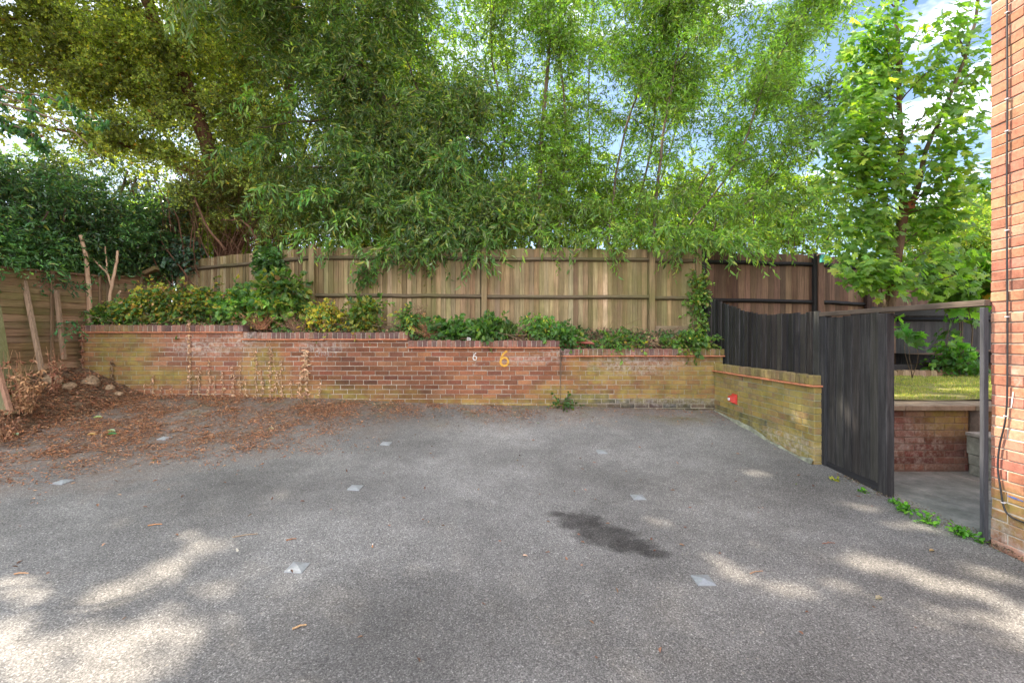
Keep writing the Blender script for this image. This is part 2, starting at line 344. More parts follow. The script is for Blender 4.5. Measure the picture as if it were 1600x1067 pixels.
def tarmac_mat():
    g = NG('tarmac')
    f = g.noise(110, 4, .8); v = g.vor(150, out='Color'); vb = g.n('ShaderNodeRGBToBW', {0: v}).outputs[0]; big = g.noise(.8, 5, .6); mid = g.noise(5, 5, .65)
    c = g.ramp(f, [(.32, (.080,.077,.074)), (.50, (.196,.190,.179)), (.68, (.37,.36,.335))])
    c = g.mix(.55, c, g.ramp(vb, [(.15, .38), (.5, .90), (.8, 1.4), (.93, 2.8)]), 'MULTIPLY')
    chips = g.vor(42, out='Color'); cb = g.n('ShaderNodeRGBToBW', {0: chips}).outputs[0]
    c = g.mix(g.math('MULTIPLY', g.ramp(cb, [(.80, 0), (.84, 1)]), g.ramp(g.vor(42), [(.20, .8), (.30, 0)])), c, (.36,.33,.28))
    c = g.mix(.75, c, g.ramp(big, [(.3, .55), (.5, .92), (.7, 1.35)]), 'MULTIPLY')
    c = g.mix(.6, c, g.ramp(mid, [(.3, .78), (.7, 1.18)]), 'MULTIPLY')
    # washed-out paler lane from the wall towards the viewer
    pl = g.maxi(g.blob(G(720, 735), (1.3,1.5,9), 1.2, .35, 1.5), g.blob(G(900, 690), (1.8,.9,9), 1.2, .35, 1.5))
    c = g.mix(g.math('MULTIPLY', pl, .5), c, g.mix(1, c, (1.45,1.45,1.5), 'MULTIPLY'))
    # oil stain
    o = g.maxi(g.blob(G(908, 815), (.19,.17,9), .55, .45, 11), g.blob(G(945, 835), (.24,.16,9), .5, .45, 11), g.blob(G(985, 852), (.20,.11,9), .55, .45, 11), g.blob(G(872, 803), (.09,.05,9), .8, .7, 14), g.blob(G(1022, 864), (.12,.06,9), .6, .5, 12))
    c = g.mix(g.math('MULTIPLY', o, g.ramp(g.noise(6, 5, .6), [(.3, .62), (.7, .92)])), c, g.mix(1, c, (.20,.19,.19), 'MULTIPLY'))
    d2 = g.maxi(g.blob(G(640, 1000), (.7,.4,9), 1.2, .5, 3), g.blob(G(560, 640), (1.4,.45,9), .7, .5, 3), g.blob(G(430, 760), (1.0,.5,9), 1.2, .5, 2))
    c = g.mix(g.math('MULTIPLY', d2, .38), c, (.04,.038,.036))
    # earth and needle dust: at the foot of the wall and over the left corner
    sp = g.n('ShaderNodeSeparateXYZ', {0: g.pos}); nz = g.math('MULTIPLY', g.math('SUBTRACT', g.noise(1.6, 6, .65), .5), 2.4)
    fy = g.n('ShaderNodeMapRange', {0: g.math('ADD', sp.outputs[1], nz), 1: 6.35, 2: 7.3, 3: 0.0, 4: .9}).outputs[0]
    lin = g.math('ADD', g.math('SUBTRACT', g.math('MULTIPLY', sp.outputs[1], .8), g.math('MULTIPLY', sp.outputs[0], .62)), nz)
    fl = g.n('ShaderNodeMapRange', {0: lin, 1: 5.5, 2: 6.9, 3: 0.0, 4: .97}).outputs[0]
    earth = g.ramp(g.noise(26, 6, .7), [(.3, (.05,.034,.027)), (.50, (.15,.097,.066)), (.70, (.31,.21,.145))])
    brk = g.ramp(g.noise(9, 6, .7), [(.35, 0), (.6, 1)])
    c = g.mix(g.math('MULTIPLY', g.maxi(fy, fl), g.math('ADD', g.math('MULTIPLY', brk, .6), .28)), c, earth)
    gr = g.math('MULTIPLY', fy, g.ramp(g.noise(2.3, 5), [(.5, 0), (.68, .55)])); c = g.mix(gr, c, (.10,.11,.035))
    h = g.math('ADD', g.math('MULTIPLY', f, .6), g.math('MULTIPLY', vb, .5))
    return g.done(c, .88, g.bump(h, .75, .008), .25)
M_TAR = tarmac_mat()
def soil_mat():
    g = NG('soil'); n = g.noise(14, 8, .7); c = g.ramp(n, [(.3, (.05,.03,.018)), (.5, (.14,.088,.053)), (.7, (.27,.185,.12))])
    return g.done(c, .95, g.bump(g.noise(20, 8, .7), 1.0, .04))
M_SOIL = soil_mat()

def brick_mat(name, moss=(), white=(), dark=(), algae=.35):
    g = NG(name); c = g.attr(); n = g.noise(38, 6, .7)
    c = g.mix(.75, c, g.ramp(n, [(.28, .55), (.5, 1.0), (.72, 1.4)]), 'MULTIPLY')
    c = g.mix(.5, c, g.ramp(g.noise(7, 5, .6), [(.3, .7), (.7, 1.25)]), 'MULTIPLY')
    nz = g.ramp(g.noise(6, 7, .75), [(.36, .15), (.60, 1)])
    if moss:
        m = g.maxi(*[g.blob(a, b, .9, .45, 2.6) for a, b in moss])
        mc = g.ramp(g.noise(5, 5, .6), [(.3, (.13,.135,.035)), (.5, (.28,.235,.055)), (.7, (.36,.29,.09))])
        c = g.mix(g.math('MULTIPLY', g.math('MULTIPLY', m, nz), .80), c, mc)
    if white:
        m = g.maxi(*[g.blob(a, b, .8, .6, 9) for a, b in white])
        c = g.mix(g.math('MULTIPLY', g.math('MULTIPLY', m, g.ramp(g.noise(17, 7, .75), [(.44, 0), (.66, 1)])), .62), c, (.55,.50,.44))
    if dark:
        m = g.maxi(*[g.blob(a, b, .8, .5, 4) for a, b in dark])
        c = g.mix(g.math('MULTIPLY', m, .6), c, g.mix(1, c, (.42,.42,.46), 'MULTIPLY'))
    return g.done(c, .9, g.bump(g.noise(120, 6, .75), .55, .006), .2)
def plain_brick(name): return brick_mat(name)
def mortar_mat(name, a=(.30,.27,.22), b=(.50,.46,.39), moss=()):
    g = NG(name); c = g.ramp(g.noise(20, 6, .7), [(.3, a), (.7, b)])
    c = g.mix(.4, c, g.ramp(g.noise(3, 5, .6), [(.3, .5), (.7, 1.2)]), 'MULTIPLY')
    if moss:
        m = g.maxi(*[g.blob(p, r, .9, .45, 2.6) for p, r in moss]); c = g.mix(g.math('MULTIPLY', m, .6), c, (.20,.20,.09))
    return g.done(c, .95, g.bump(g.noise(150, 4), .4, .004), .1)
def wood_mat(name, tint=(1,1,1), axis='z', green=0.0, rough=.85, grain=.72, streak=None, scol=(.17,.16,.155)):
    g = NG(name); c = g.attr()
    sc = {'z': (42,42,1.6), 'x': (1.6,42,42), 'y': (42,1.6,42)}[axis]
    n = g.noise(1.0, 6, .7, g.map(sc), .6); fine = g.noise(1.0, 4, .8, g.map(tuple(q*2.6 for q in sc)))
    c = g.mix(grain+.2, c, g.ramp(n, [(.28, .5), (.5, 1.0), (.72, 1.45)]), 'MULTIPLY')
    c = g.mix(grain, c, g.ramp(fine, [(.3, .65), (.7, 1.3)]), 'MULTIPLY')
    c = g.mix(.6, c, g.ramp(g.noise(2.2, 5, .6), [(.3, .68), (.7, 1.25)]), 'MULTIPLY')
    if green: c = g.mix(g.math('MULTIPLY', g.ramp(g.noise(1.3, 5, .65, g.map((1,1,.7))), [(.45, 0), (.66, 1)]), green), c, (.125,.135,.035))
    if streak: c = g.mix(g.ramp(g.noise(1, 6, .75, g.map((28,28,1.6))), [(.50, 0), (.78, streak)]), c, scol)
    return g.done(c, rough, g.bump(n, .35, .004), .25)
M_FENCE = wood_mat('weathered_board', green=.55, streak=.6, scol=(.10,.075,.04)); M_FRAIL = wood_mat('weathered_rail', axis='x', green=.4)
M_BROWN = wood_mat('brown_board', green=0); M_BRAIL = wood_mat('brown_rail', axis='x'); M_BLACK = wood_mat('black_board', rough=.68, streak=.5); M_BLACKR = wood_mat('black_rail', axis='y', rough=.7)
M_OLD = wood_mat('old_waney_board', axis='y', green=.6, grain=.8)

def simple(name, col, rough=.6, metal=0, ns=40, var=.25, bump=.2, spec=.4):
    g = NG(name); n = g.noise(ns, 5, .65); c = g.ramp(n, [(.3, tuple(q*(1-var) for q in col)), (.7, tuple(min(q*(1+var), .95) for q in col))])
    return g.done(c, rough, g.bump(n, bump, .004), spec, metal)
M_TERRA = simple('terracotta', (.50,.19,.095), .8, var=.35, ns=16); M_STUD = simple('galvanised_stud', (.36,.38,.40), .45, .35, 60, .18, .1)
M_RED = simple('red_paint', (.48,.04,.025), .45, ns=30, var=.3); M_CABLE = simple('cable', (.028,.028,.03), .5); M_WHITEP = simple('white_pipe', (.62,.60,.62), .5, var=.15)
M_TEAL = simple('teal_paint', (.06,.32,.28), .5, var=.2); M_STONE = simple('rough_stone', (.26,.18,.11), .95, ns=22, var=.65, bump=1.0)
M_CONC = simple('old_concrete', (.33,.31,.27), .92, ns=12, var=.35, bump=.6); M_NEST = simple('nest_box_wood', (.20,.09,.045), .8)
def paving_mat():
    g = NG('paving'); c = g.ramp(g.noise(3.2, 7, .7), [(.3, (.115,.125,.105)), (.5, (.22,.225,.20)), (.7, (.36,.35,.31))])
    c = g.mix(.5, c, g.ramp(g.noise(60, 4, .7), [(.3, .7), (.7, 1.3)]), 'MULTIPLY')
    return g.done(c, .8, g.bump(g.noise(50, 5, .7), .4, .004))
M_PAVE = paving_mat()
def coping_mat():
    g = NG('stone_coping'); c = g.ramp(g.noise(8, 7, .7), [(.3, (.20,.15,.10)), (.7, (.42,.34,.25))]); return g.done(c, .9, g.bump(g.noise(60, 5, .7), .5, .005))
M_COP = coping_mat()
def lawn_mat():
    g = NG('lawn'); c = g.ramp(g.noise(4, 7, .7), [(.3, (.15,.19,.05)), (.5, (.28,.27,.09)), (.7, (.44,.37,.17))]); return g.done(c, .95, g.bump(g.noise(90, 5, .7), .8, .02))
M_LAWN = lawn_mat()
def worn_paint(name, col, lo=.42, hi=.62, amax=.95):
    g = NG(name); a = g.ramp(g.noise(34, 6, .75), [(lo, 0), (hi, amax)])
    pr = g.n('ShaderNodeBsdfPrincipled', {'Base Color': col, 'Roughness': .8}).outputs[0]; tr = g.n('ShaderNodeBsdfTransparent').outputs[0]
    return g.done(None, shader=g.n('ShaderNodeMixShader', {0: a, 1: tr, 2: pr}).outputs[0])
M_YP = worn_paint('yellow_paint', (.66,.36,.05), .25, .50, .9); M_WP = worn_paint('white_paint', (.62,.60,.56), .05, .2); M_WF = worn_paint('faded_white_paint', (.62,.58,.54), .34, .60, .42); M_BP = worn_paint('blue_paint', (.06,.14,.40), .35, .6)

# ================================================================== SETTING
def fbump(X, Y): return .010*(fbm(X*1.7, Y*1.7)-.5)
mb = MB(); grid(mb, -9, 3.45, -3.5, 5.0, 150, 110, lambda X, Y: zg(X, Y)+fbump(X, Y)); grid(mb, -9, 3.28, 5.0, 7.36, 150, 40, lambda X, Y: zg(X, Y)+fbump(X, Y))
box(mb, 3.45, 12, -3.5, -3.4, -.4, -.2)
struct('car_park_tarmac', mb, M_TAR, True)
mb = MB(); grid(mb, -400, 400, -300, 600, 40, 40, lambda X, Y: X*0-.45); struct('ground', mb, M_SOIL)
# soil bank in the left corner
def bank(X, Y): return zg(X, Y)-.03 + .44*np.clip((-5.75-X)/1.1, 0, 1)**1.2*np.clip((Y-4.3)/1.8, 0, 1) + .07*(fbm(X*4, Y*4)-.4)
mb = MB(); grid(mb, -9.2, -5.6, 3.6, 10.0, 60, 90, bank); struct('soil_bank', mb, M_SOIL, True)
# raised planting bed behind the wall
SEC = [(127, 380, 1.735), (380, 638, 1.62), (638, 875, 1.49), (875, 1132, 1.355)]
YW = 7.29
def sec_top(X):
    px = CX+X/YW*F; return np.select([px < 380, px < 638, px < 875], [1.735, 1.62, 1.49], 1.355)
def bedz(X, Y):
    t = np.clip((Y-7.45)/.65, 0, 1); return (sec_top(X)-.05)*(1-t)+np.interp(X, [-7, -3.5, 0, 3.4], [1.85, 1.75, 1.68, 1.60])*t+.07*(fbm(X*5, Y*5)-.4)
mb = MB(); grid(mb, -6.9, 3.40, 7.44, 8.2, 200, 18, bedz); grid(mb, -6.9, -3.2, 8.2, 9.9, 40, 20, bedz); struct('planting_bed_soil', mb, M_SOIL, True)
# land behind the fence
mb = MB(); grid(mb, -30, 40, 8.3, 60, 50, 40, lambda X, Y: 1.0+.4*fbm(X*.3, Y*.3)+0*X)
struct('woodland_ground', mb, M_SOIL, True)

# ================================================================== BRICKWORK
RED = [(0.258,0.112,0.061),(0.224,0.095,0.053),(0.284,0.129,0.068),(0.207,0.091,0.054),(0.294,0.145,0.080),(0.251,0.116,0.065),(0.180,0.083,0.053)]
BR_T = np.array([(0,0),(1,0),(1,1),(0,1)])
def bricks(mb, o, u, w, spans, cols, depth=.10, ch=.004, mat=0, g=rng, jit=.0018):
    """o origin, u along the wall, w outwards; spans rows of (u0, u1, v0, v1)"""
    sp = np.asarray(spans, float); N = len(sp); o = np.asarray(o, float); u = nrm(u); w = nrm(w); v = np.array([0,0,1.0])
    j = g.normal(0, jit, (N, 4)); sp = sp + j*.6; uu = np.stack([sp[:,0], sp[:,1], sp[:,1], sp[:,0]], 1); vv = np.stack([sp[:,2], sp[:,2], sp[:,3], sp[:,3]], 1)
    cu = np.array([1,-1,-1,1])*ch; cv = np.array([1,1,-1,-1])*ch; fj = g.normal(0, jit, (N, 1))
    mk = lambda a, b, c: o + a[..., None]*u + b[..., None]*v + c[..., None]*w
    V = np.concatenate([mk(uu, vv, np.full((N,4), -depth)), mk(uu, vv, fj-ch+np.zeros((N,4))), mk(uu+cu+g.normal(0,.0008,(N,4)), vv+cv+g.normal(0,.0008,(N,4)), fj+np.zeros((N,4)))], 1)
    Fq = [(i, (i+1) % 4, 4+(i+1) % 4, 4+i) for i in range(4)]+[(4+i, 4+(i+1) % 4, 8+(i+1) % 4, 8+i) for i in range(4)]+[(8,9,10,11)]
    Fi = (np.arange(N)*12)[:, None, None]+np.array(Fq)[None]
    mb.add(V.reshape(-1, 3), Fi.reshape(-1, 4), np.repeat(np.broadcast_to(cols, (N, 3)), 9, axis=0), mat)
def courses(length, v0, v1, pitch=.075, bl=.225, gap=.008, phase=0.0, u0=0.0, odd=0):
    out = []; k = 0; top = v1
    while top-pitch > v0-pitch*.999:
        lo = max(top-pitch, v0-.02); off = (.5*bl if (k+odd) % 2 else 0)+phase; a = u0-((off) % bl)
        while a < u0+length-.001:
            s0, s1 = max(a, u0), min(a+bl, u0+length)
            if s1-s0 > .03: out.append((s0+gap/2, s1-gap/2, lo+gap/2, top-gap/2, k))
            a += bl
        top -= pitch; k += 1
    return np.array(out)
def brick_cols(n, pal=RED, jit=.10, g=rng): return palette(n, pal, [1]*len(pal), jit, g)

# ---- low retaining wall in four stepped lengths
mossW = [((-6.3,YW,1.30),(.55,.5,.38)), ((-5.8,YW,.90),(.9,.5,.16)), ((-6.6,YW,.85),(.5,.5,.3)), ((2.9,YW,.75),(.9,.5,.35)), ((1.55,YW,1.0),(.6,.5,.28)), ((3.2,YW,1.0),(.5,.5,.7)), ((2.0,YW,.62),(.6,.5,.16)), ((-2.9,YW,.62),(1.2,.5,.16)), ((-.2,YW,.48),(1.6,.5,.10)), ((1.0,YW,.62),(.7,.5,.2)), ((-4.0,YW,1.0),(.35,.5,.4))]
whiteW = [((-4.35,YW,1.50),(.38,.4,.16)), ((-4.9,YW,1.38),(.5,.4,.14)), ((.72,YW,1.28),(.22,.4,.12)), ((.25,YW,1.18),(.45,.4,.07)), ((2.0,YW,1.12),(.7,.4,.16)), ((-3.0,YW,1.40),(.4,.4,.1)), ((2.5,YW,.50),(.9,.4,.07))]
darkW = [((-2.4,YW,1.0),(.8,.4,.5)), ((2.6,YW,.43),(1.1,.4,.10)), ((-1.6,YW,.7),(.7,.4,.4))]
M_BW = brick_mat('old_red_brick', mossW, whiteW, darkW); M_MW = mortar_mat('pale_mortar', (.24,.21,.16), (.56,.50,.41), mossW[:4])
wall = thing('brick_wall', 'long low red brick retaining wall stepping down to the right under the board fence', 'wall', (-1.7, YW, .4))
mb = MB(); XW0 = (127-CX)/F*YW; lims = [((b-CX)/F*YW if i < 3 else 3.38, top-.125) for i, (a, b, top) in enumerate(SEC)]
rows = []; z = .18
k = 0
while z < 1.7:
    z1 = z+.075; full = [x for x, ct in lims if ct >= z1-.012]; xe = max(full) if full else XW0
    part_ = [(x, ct) for x, ct in lims if z+.022 < ct < z1-.012]
    segs_ = ([(XW0, xe, z1)] if xe > XW0 else [])
    xs = xe
    for x, ct in part_: segs_.append((xs, x, ct)); xs = x
    for (u0, u1, zt) in segs_:
        a = XW0-(.1125 if k % 2 else 0)+.02*math.sin(k*1.7)
        while a < u1:
            s0, s1 = max(a, u0), min(a+.225, u1)
            if s1-s0 > .03: rows.append((s0+.0042, s1-.0042, z+.0042, zt-.0042))
            a += .225
    z = z1; k += 1
rows = np.array(rows); col = brick_cols(len(rows)); xm = (rows[:,0]+rows[:,1])/2; zm = rows[:,2]-zg(xm, xm*0+YW)
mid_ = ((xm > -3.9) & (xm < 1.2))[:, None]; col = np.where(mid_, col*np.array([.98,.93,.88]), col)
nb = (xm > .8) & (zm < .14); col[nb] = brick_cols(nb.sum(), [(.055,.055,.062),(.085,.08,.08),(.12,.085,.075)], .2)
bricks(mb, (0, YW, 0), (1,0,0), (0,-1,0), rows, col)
for i, (a, b, top) in enumerate(SEC):
    box(mb, (a-CX)/F*YW, lims[i][0], YW+.0065, YW+.19, .1, top-.125, mat=1)
cs = courses(.18, .1, SEC[0][2]-.125); bricks(mb, (XW0, YW+.19, 0), (0,-1,0), (-1,0,0), cs[:, :4], brick_cols(len(cs)), ch=.003)
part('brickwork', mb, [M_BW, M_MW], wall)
for i, (a, b, top) in enumerate(SEC):
    x0 = (a-CX)/F*YW; x1 = (b-CX)/F*YW
    if i == 3: x1 = 3.40
    n = int((x1-x0)/.075); pt = (x1-x0)/n; mb = MB()
    sp = np.array([(k*pt+.004, (k+1)*pt-.004, top-.105+rng.normal(0,.002), top+rng.normal(0,.003)) for k in range(n)])
    for k in range(n):
        c = brick_cols(1, [(.20,.10,.075),(.15,.085,.07),(.24,.13,.095),(.13,.08,.07)])[0]; oy = rng.normal(0, .003)
        cbox(mb, (x0+sp[k,0], YW-.012+oy, sp[k,2]), (sp[k,1]-sp[k,0],0,0), (0,.215,0), (0,0,sp[k,3]-sp[k,2]), .005, c)
    box(mb, x0+.01, x1-.01, YW-.004, YW+.20, top-.103, top-.010, mat=1)
    part('coping', mb, [M_BW, M_MW], wall)
    mb = MB(); xx = x0-.012
    while xx < x1-.03:
        l = min(.265, x1-xx); dz = rng.normal(0, .0015)
        cbox(mb, (xx+.001, YW-.042+rng.normal(0,.002), top-.125+dz), (l-.003,0,0), (0,.25,0), (0,0,.018), .004, (1,1,1)); xx += l
    part('tile_course', mb, M_TERRA, wall)
# painted writing and numbers
def ribbon(mb, pts, w, y=YW-.007, closed=False):
    pts = np.asarray(pts, float); t = nrm(np.gradient(pts, axis=0)); n = np.stack([-t[:,1], t[:,0]], 1)
    ww = w*.5*(1+rng.normal(0, .08, len(pts)))[:, None]; A = pts+n*ww; B = pts-n*ww
    V = np.concatenate([np.c_[A[:,0], np.full(len(A), y), A[:,1]], np.c_[B[:,0], np.full(len(B), y), B[:,1]]]); k = len(pts)
    V2 = V.copy(); V2[:, 1] += .0012
    mb.add(np.concatenate([V, V2]), [(i, i+1, k+i+1, k+i) for i in range(k-1)]); 
def six(mb, cx, cz, h, w):
    r = h*.26; lc = cz-h*.22; b = np.linspace(R(-30), R(338), 30); ribbon(mb, np.c_[cx+r*np.cos(b), lc+h*.28*np.sin(b)], w)
    a = np.linspace(0, 1, 14)[:, None]; p0, p1, p2 = np.array([cx+h*.20, cz+h*.5]), np.array([cx-h*.20, cz+h*.34]), np.array([cx-r*.98, lc-h*.02])
    ribbon(mb, p0*(1-a)**2+2*p1*a*(1-a)+p2*a*a, w, y=YW-.0062)
W = lambda px, py: ((px-CX)/F*YW, EYE-(py-HY)/F*YW)
mb = MB(); c = W(788, 560); six(mb, c[0], c[1], .235, .034); part('painted_number', mb, M_YP, wall, 'large yellow painted number 6')
mb = MB(); c = W(742, 557); six(mb, c[0], c[1], .11, .014); part('painted_number', mb, M_WP, wall, 'small white painted number 6')
LET = {'O': [[(math.cos(t)*.4, .5+.5*math.sin(t)) for t in np.linspace(0, 2*math.pi, 14)]], 'N': [[(-.35,0),(-.35,1),(.35,0),(.35,1)]], 'L': [[(-.3,1),(-.3,0),(.35,0)]], 'Y': [[(-.35,1),(0,.5),(0,0)],[(.35,1),(0,.5)]]}
def word(px, py, h, s, lw, adv=.95, txt='ONLY'):
    mb = MB(); x, z = W(px, py)
    for ch in txt:
        for st in LET[ch]:
            p = np.array(st, float)*h*.9; p = np.concatenate([np.linspace(p[i], p[i+1], 4, endpoint=False) for i in range(len(p)-1)]+[p[-1:]])
            p[:, 0] += x; p[:, 1] += z-h/2; ribbon(mb, p, lw)
        x += h*adv
    return mb
part('painted_word', word(496, 552, .095, 0, .012, 1.05), M_WF, wall, 'faded white word ONLY on the second length')
part('painted_word', word(732, 570, .055, 0, .008, 1.5), M_WF, wall, 'faded white word ONLY under the small 6')
part('painted_word', word(275, 541, .10, 0, .011, 1.7), M_WF, wall, 'faded white word ONLY on the left length')
mb = MB(); a, z = W(728, 578); b, _ = W(760, 578); ribbon(mb, np.c_[np.linspace(a, b, 8), z+rng.normal(0,.002,8)], .008); part('painted_line', mb, M_WF, wall)

# ---- side wall running towards the viewer on the right
A0 = np.array([3.24, YW, 0]); A1 = np.array([3.32, 5.0, 0]); ud = A1-A0; SL = float(np.linalg.norm(ud)); ud /= SL; wd = np.array([-ud[1]*-1, 0, 0]); wd = np.array([ud[1], -ud[0], 0]); wd = wd if wd[0] < 0 else -wd
mossS = [((3.3,6.6,.75),(.5,.7,.5)), ((3.3,5.6,.7),(.5,.8,.45)), ((3.3,5.1,.6),(.5,.5,.7)), ((3.3,7.1,.9),(.5,.4,.6)), ((3.3,6,.3),(.5,1.2,.2))]
M_BS = brick_mat('mossy_brick', mossS, [((3.3,5.32,.62),(.2,.06,.06)), ((3.3,5.5,.3),(.3,.5,.12))]); M_MS = mortar_mat('mossy_mortar', (.30,.31,.24), (.52,.54,.44), mossS)
sw = thing('side_brick_wall', 'short mossy yellow-green brick wall running forward to the tall black gate panel', 'wall', (3.3, 6.1, .2))
mb = MB(); top = 1.12; cs = courses(SL, 0.0, top-.125, phase=.05)
YEL = [(0.255,0.174,0.076),(0.297,0.191,0.072),(0.230,0.139,0.085),(0.196,0.122,0.085),(0.272,0.209,0.102)]
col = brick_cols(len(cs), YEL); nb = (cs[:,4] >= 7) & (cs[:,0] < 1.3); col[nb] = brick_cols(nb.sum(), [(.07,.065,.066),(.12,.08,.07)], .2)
bricks(mb, A0, ud, wd, cs[:, :4], col); e = A1
bricks(mb, A1+np.array([0,0,0]), (1,0,0), (0,-1,0), courses(.102, 0, top-.125, odd=1)[:, :4]+np.array([.0,0,0,0]), brick_cols(len(courses(.102, 0, top-.125)), YEL), depth=.02)
obox(mb, A0-wd*.0065, ud*(SL-.004), -wd*.095, (0,0,top-.125), mat=1)
part('brickwork', mb, [M_BS, M_MS], sw)
mb = MB(); n = int(SL/.075); pt = SL/n
for k in range(n):
    cbox(mb, A0+ud*(k*pt+.004)+wd*(.012+rng.normal(0,.002))+np.array([0,0,top-.105]), ud*(pt-.008), -wd*.115, (0,0,.105+rng.normal(0,.003)), .005, brick_cols(1, [(.19,.13,.085),(.16,.11,.08),(.22,.16,.09)])[0])
obox(mb, A0+ud*.01+wd*.002+np.array([0,0,top-.103]), ud*(SL-.02), -wd*.10, (0,0,.093), mat=1)
part('coping', mb, [M_BS, M_MS], sw)
mb = MB(); k = 0.0
while k < SL-.02:
    l = min(.265, SL+.03-k); cbox(mb, A0+ud*(k+.001)+wd*(.045+rng.normal(0,.002))+np.array([0,0,top-.125+rng.normal(0,.001)]), ud*(l-.003), -wd*.15, (0,0,.018), .004); k += l
part('tile_course', mb, M_TERRA, sw)
# concrete footing
mb = MB(); t = np.linspace(0, SL, 40); pts = A0+ud*t[:, None]; zz = zg(pts[:,0], pts[:,1]); w_ = .004+.05*np.clip(fbm(t*5, t*0)-.3, 0, 1)*np.clip(t/.8, .2, 1); h_ = .01+.12*np.clip(fbm(t*4+9, t*0)-.3, 0, 1)*np.clip(t/1.0, .1, 1)
Va = np.concatenate([pts+wd*(w_[:,None]+.02)+np.c_[0*t,0*t,zz-.03], pts+wd*w_[:,None]+np.c_[0*t,0*t,zz+h_*.8], pts+wd*.003+np.c_[0*t,0*t,zz+h_]]); n = len(t)
mb.add(Va, [(i, i+1, n+i+1, n+i) for i in range(n-1)]+[(n+i, n+i+1, 2*n+i+1, 2*n+i) for i in range(n-1)]); part('footing', mb, simple('mossy_concrete', (.22,.23,.17), .95, ns=9, var=.55, bump=.8), sw)

# red bracket holding a pipe end, on the side wall
fc = np.array([3.262, 6.66, .64]); rb = thing('red_pipe_bracket', 'red square plate with flared socket and white pipe end on the mossy side wall', 'pipe bracket', fc)
mb = MB(); cbox(mb, fc+np.array([-.012, -.072, -.072]), (.014,0,0), (0,.144,0), (0,0,.144), .003); part('wall_plate', mb, M_RED, rb)
mb = MB()
for (x, h, x2, h2) in ((-.012, .058, -.085, .036),):
    q = lambda X, H: [fc+np.array([X, a*H, b*H]) for a, b in ((-1,-1),(1,-1),(1,1),(-1,1))]
    V = q(x, h)+q(x2, h2)+q(x2, h2-.012)+q(x+.002, h-.012); mb.add(V, [(i, (i+1) % 4, 4+(i+1) % 4, 4+i) for i in range(4)]+[(4+i, 4+(i+1) % 4, 8+(i+1) % 4, 8+i) for i in range(4)]+[(8+i, 8+(i+1) % 4, 12+(i+1) % 4, 12+i) for i in range(4)])
part('socket', mb, M_RED, rb)
mb = MB(); tube(mb, [fc+np.array([-.02,0,0]), fc+np.array([-.097,0,-.004])], .022, 14); part('pipe_end', mb, M_WHITEP, rb)

# ---- brick building on the right
BX, BY = 3.51, 3.34
bld = thing('brick_building', 'sunlit orange-red brick building corner at the right edge with a black cable down it', 'building', (4.5, 0, 0))
ORG = [(0.361,0.160,0.098),(0.335,0.143,0.090),(0.396,0.193,0.127),(0.353,0.155,0.102),(0.318,0.139,0.094),(0.404,0.210,0.139)]
M_BB = brick_mat('orange_brick', white=[((BX,3.2,.15),(.3,.5,.10)), ((BX,2.6,.2),(.3,.6,.10)), ((BX,3.17,1.25),(.2,.04,.1))], moss=[((BX,2.9,.3),(.3,.9,.16))]); M_MB = mortar_mat('building_mortar', (.40,.35,.28), (.62,.56,.46))
mb = MB(); HB = 7.2; cs = courses(6.5, -.1, HB, phase=.1125); cs = cs
col = brick_cols(len(cs), ORG, .13)
bricks(mb, (BX, BY, 0), (0,-1,0), (-1,0,0), cs[:, :4], col, ch=.004)
cs2 = courses(4.2, -.1, HB, phase=0); bricks(mb, (BX+.012, BY, 0), (1,0,0), (0,1,0), cs2[:, :4]*np.array([1,1,1,1]), brick_cols(len(cs2), ORG, .13), depth=.005)
box(mb, BX+.0065, BX+.30, BY-6.5, BY-.0065, -.15, HB, mat=1); box(mb, BX+.30, BX+4.2, BY-.30, BY-.0065, -.15, HB, mat=1)
part('wall', mb, [M_BB, M_MB], bld)
mb = MB(); obox(mb, (BX-.15, BY-6.6, HB), (4.6,0,0), (0,6.8,0), (0,0,.12)); part('roof', mb, M_CONC, bld)
def bpt(px, py, off=.012): D = F*(BX-off)/(px-CX); return P(px, py, D)
mb = MB(); tube(mb, smooth_path([bpt(1574,-480), bpt(1574,-200), bpt(1573.5,0), bpt(1574,150), bpt(1573,300), bpt(1574,480), bpt(1574,600), bpt(1571,655), bpt(1562,695), bpt(1559,730), bpt(1563,760), bpt(1568,790), bpt(1577,805), bpt(1600,816), bpt(1650,832), bpt(1800,900)], 90), .0058, 8)
part('cable', mb, M_CABLE, bld, smooth=True)
for y in (20, 155, 205, 360, 495, 650, 785):
    mb = MB(); q = bpt(1574 if y < 640 else (1572 if y < 700 else 1568), y, .008); cbox(mb, q+np.array([-.010,-.011,-.004]), (.016,0,0), (0,.022,0), (0,0,.008), .002); part('cable_clip', mb, M_WHITEP, bld)
def smear(p0, p1, w, m, lab):
    mb = MB(); a = bpt(*p0, .0035); b = bpt(*p1, .0035); t = np.linspace(0, 1, 8)[:, None]; c = a*(1-t)+b*t; h = w*.5*(1-.4*np.abs(np.linspace(-1, 1, 8)))[:, None]
    up = np.array([0,.25,1.0])*h if abs((b-a)[2]) < .05 else np.array([0,1.0,0])*h
    V = np.concatenate([c+up, c-up]); mb.add(V, [(i, i+1, 8+i+1, 8+i) for i in range(7)]); part('paint_mark', mb, m, bld, lab)
smear((1573,774), (1599,783), .016, M_BP, 'small blue paint smear'); smear((1580,637), (1583,612), .010, M_WP, 'short white scratch')

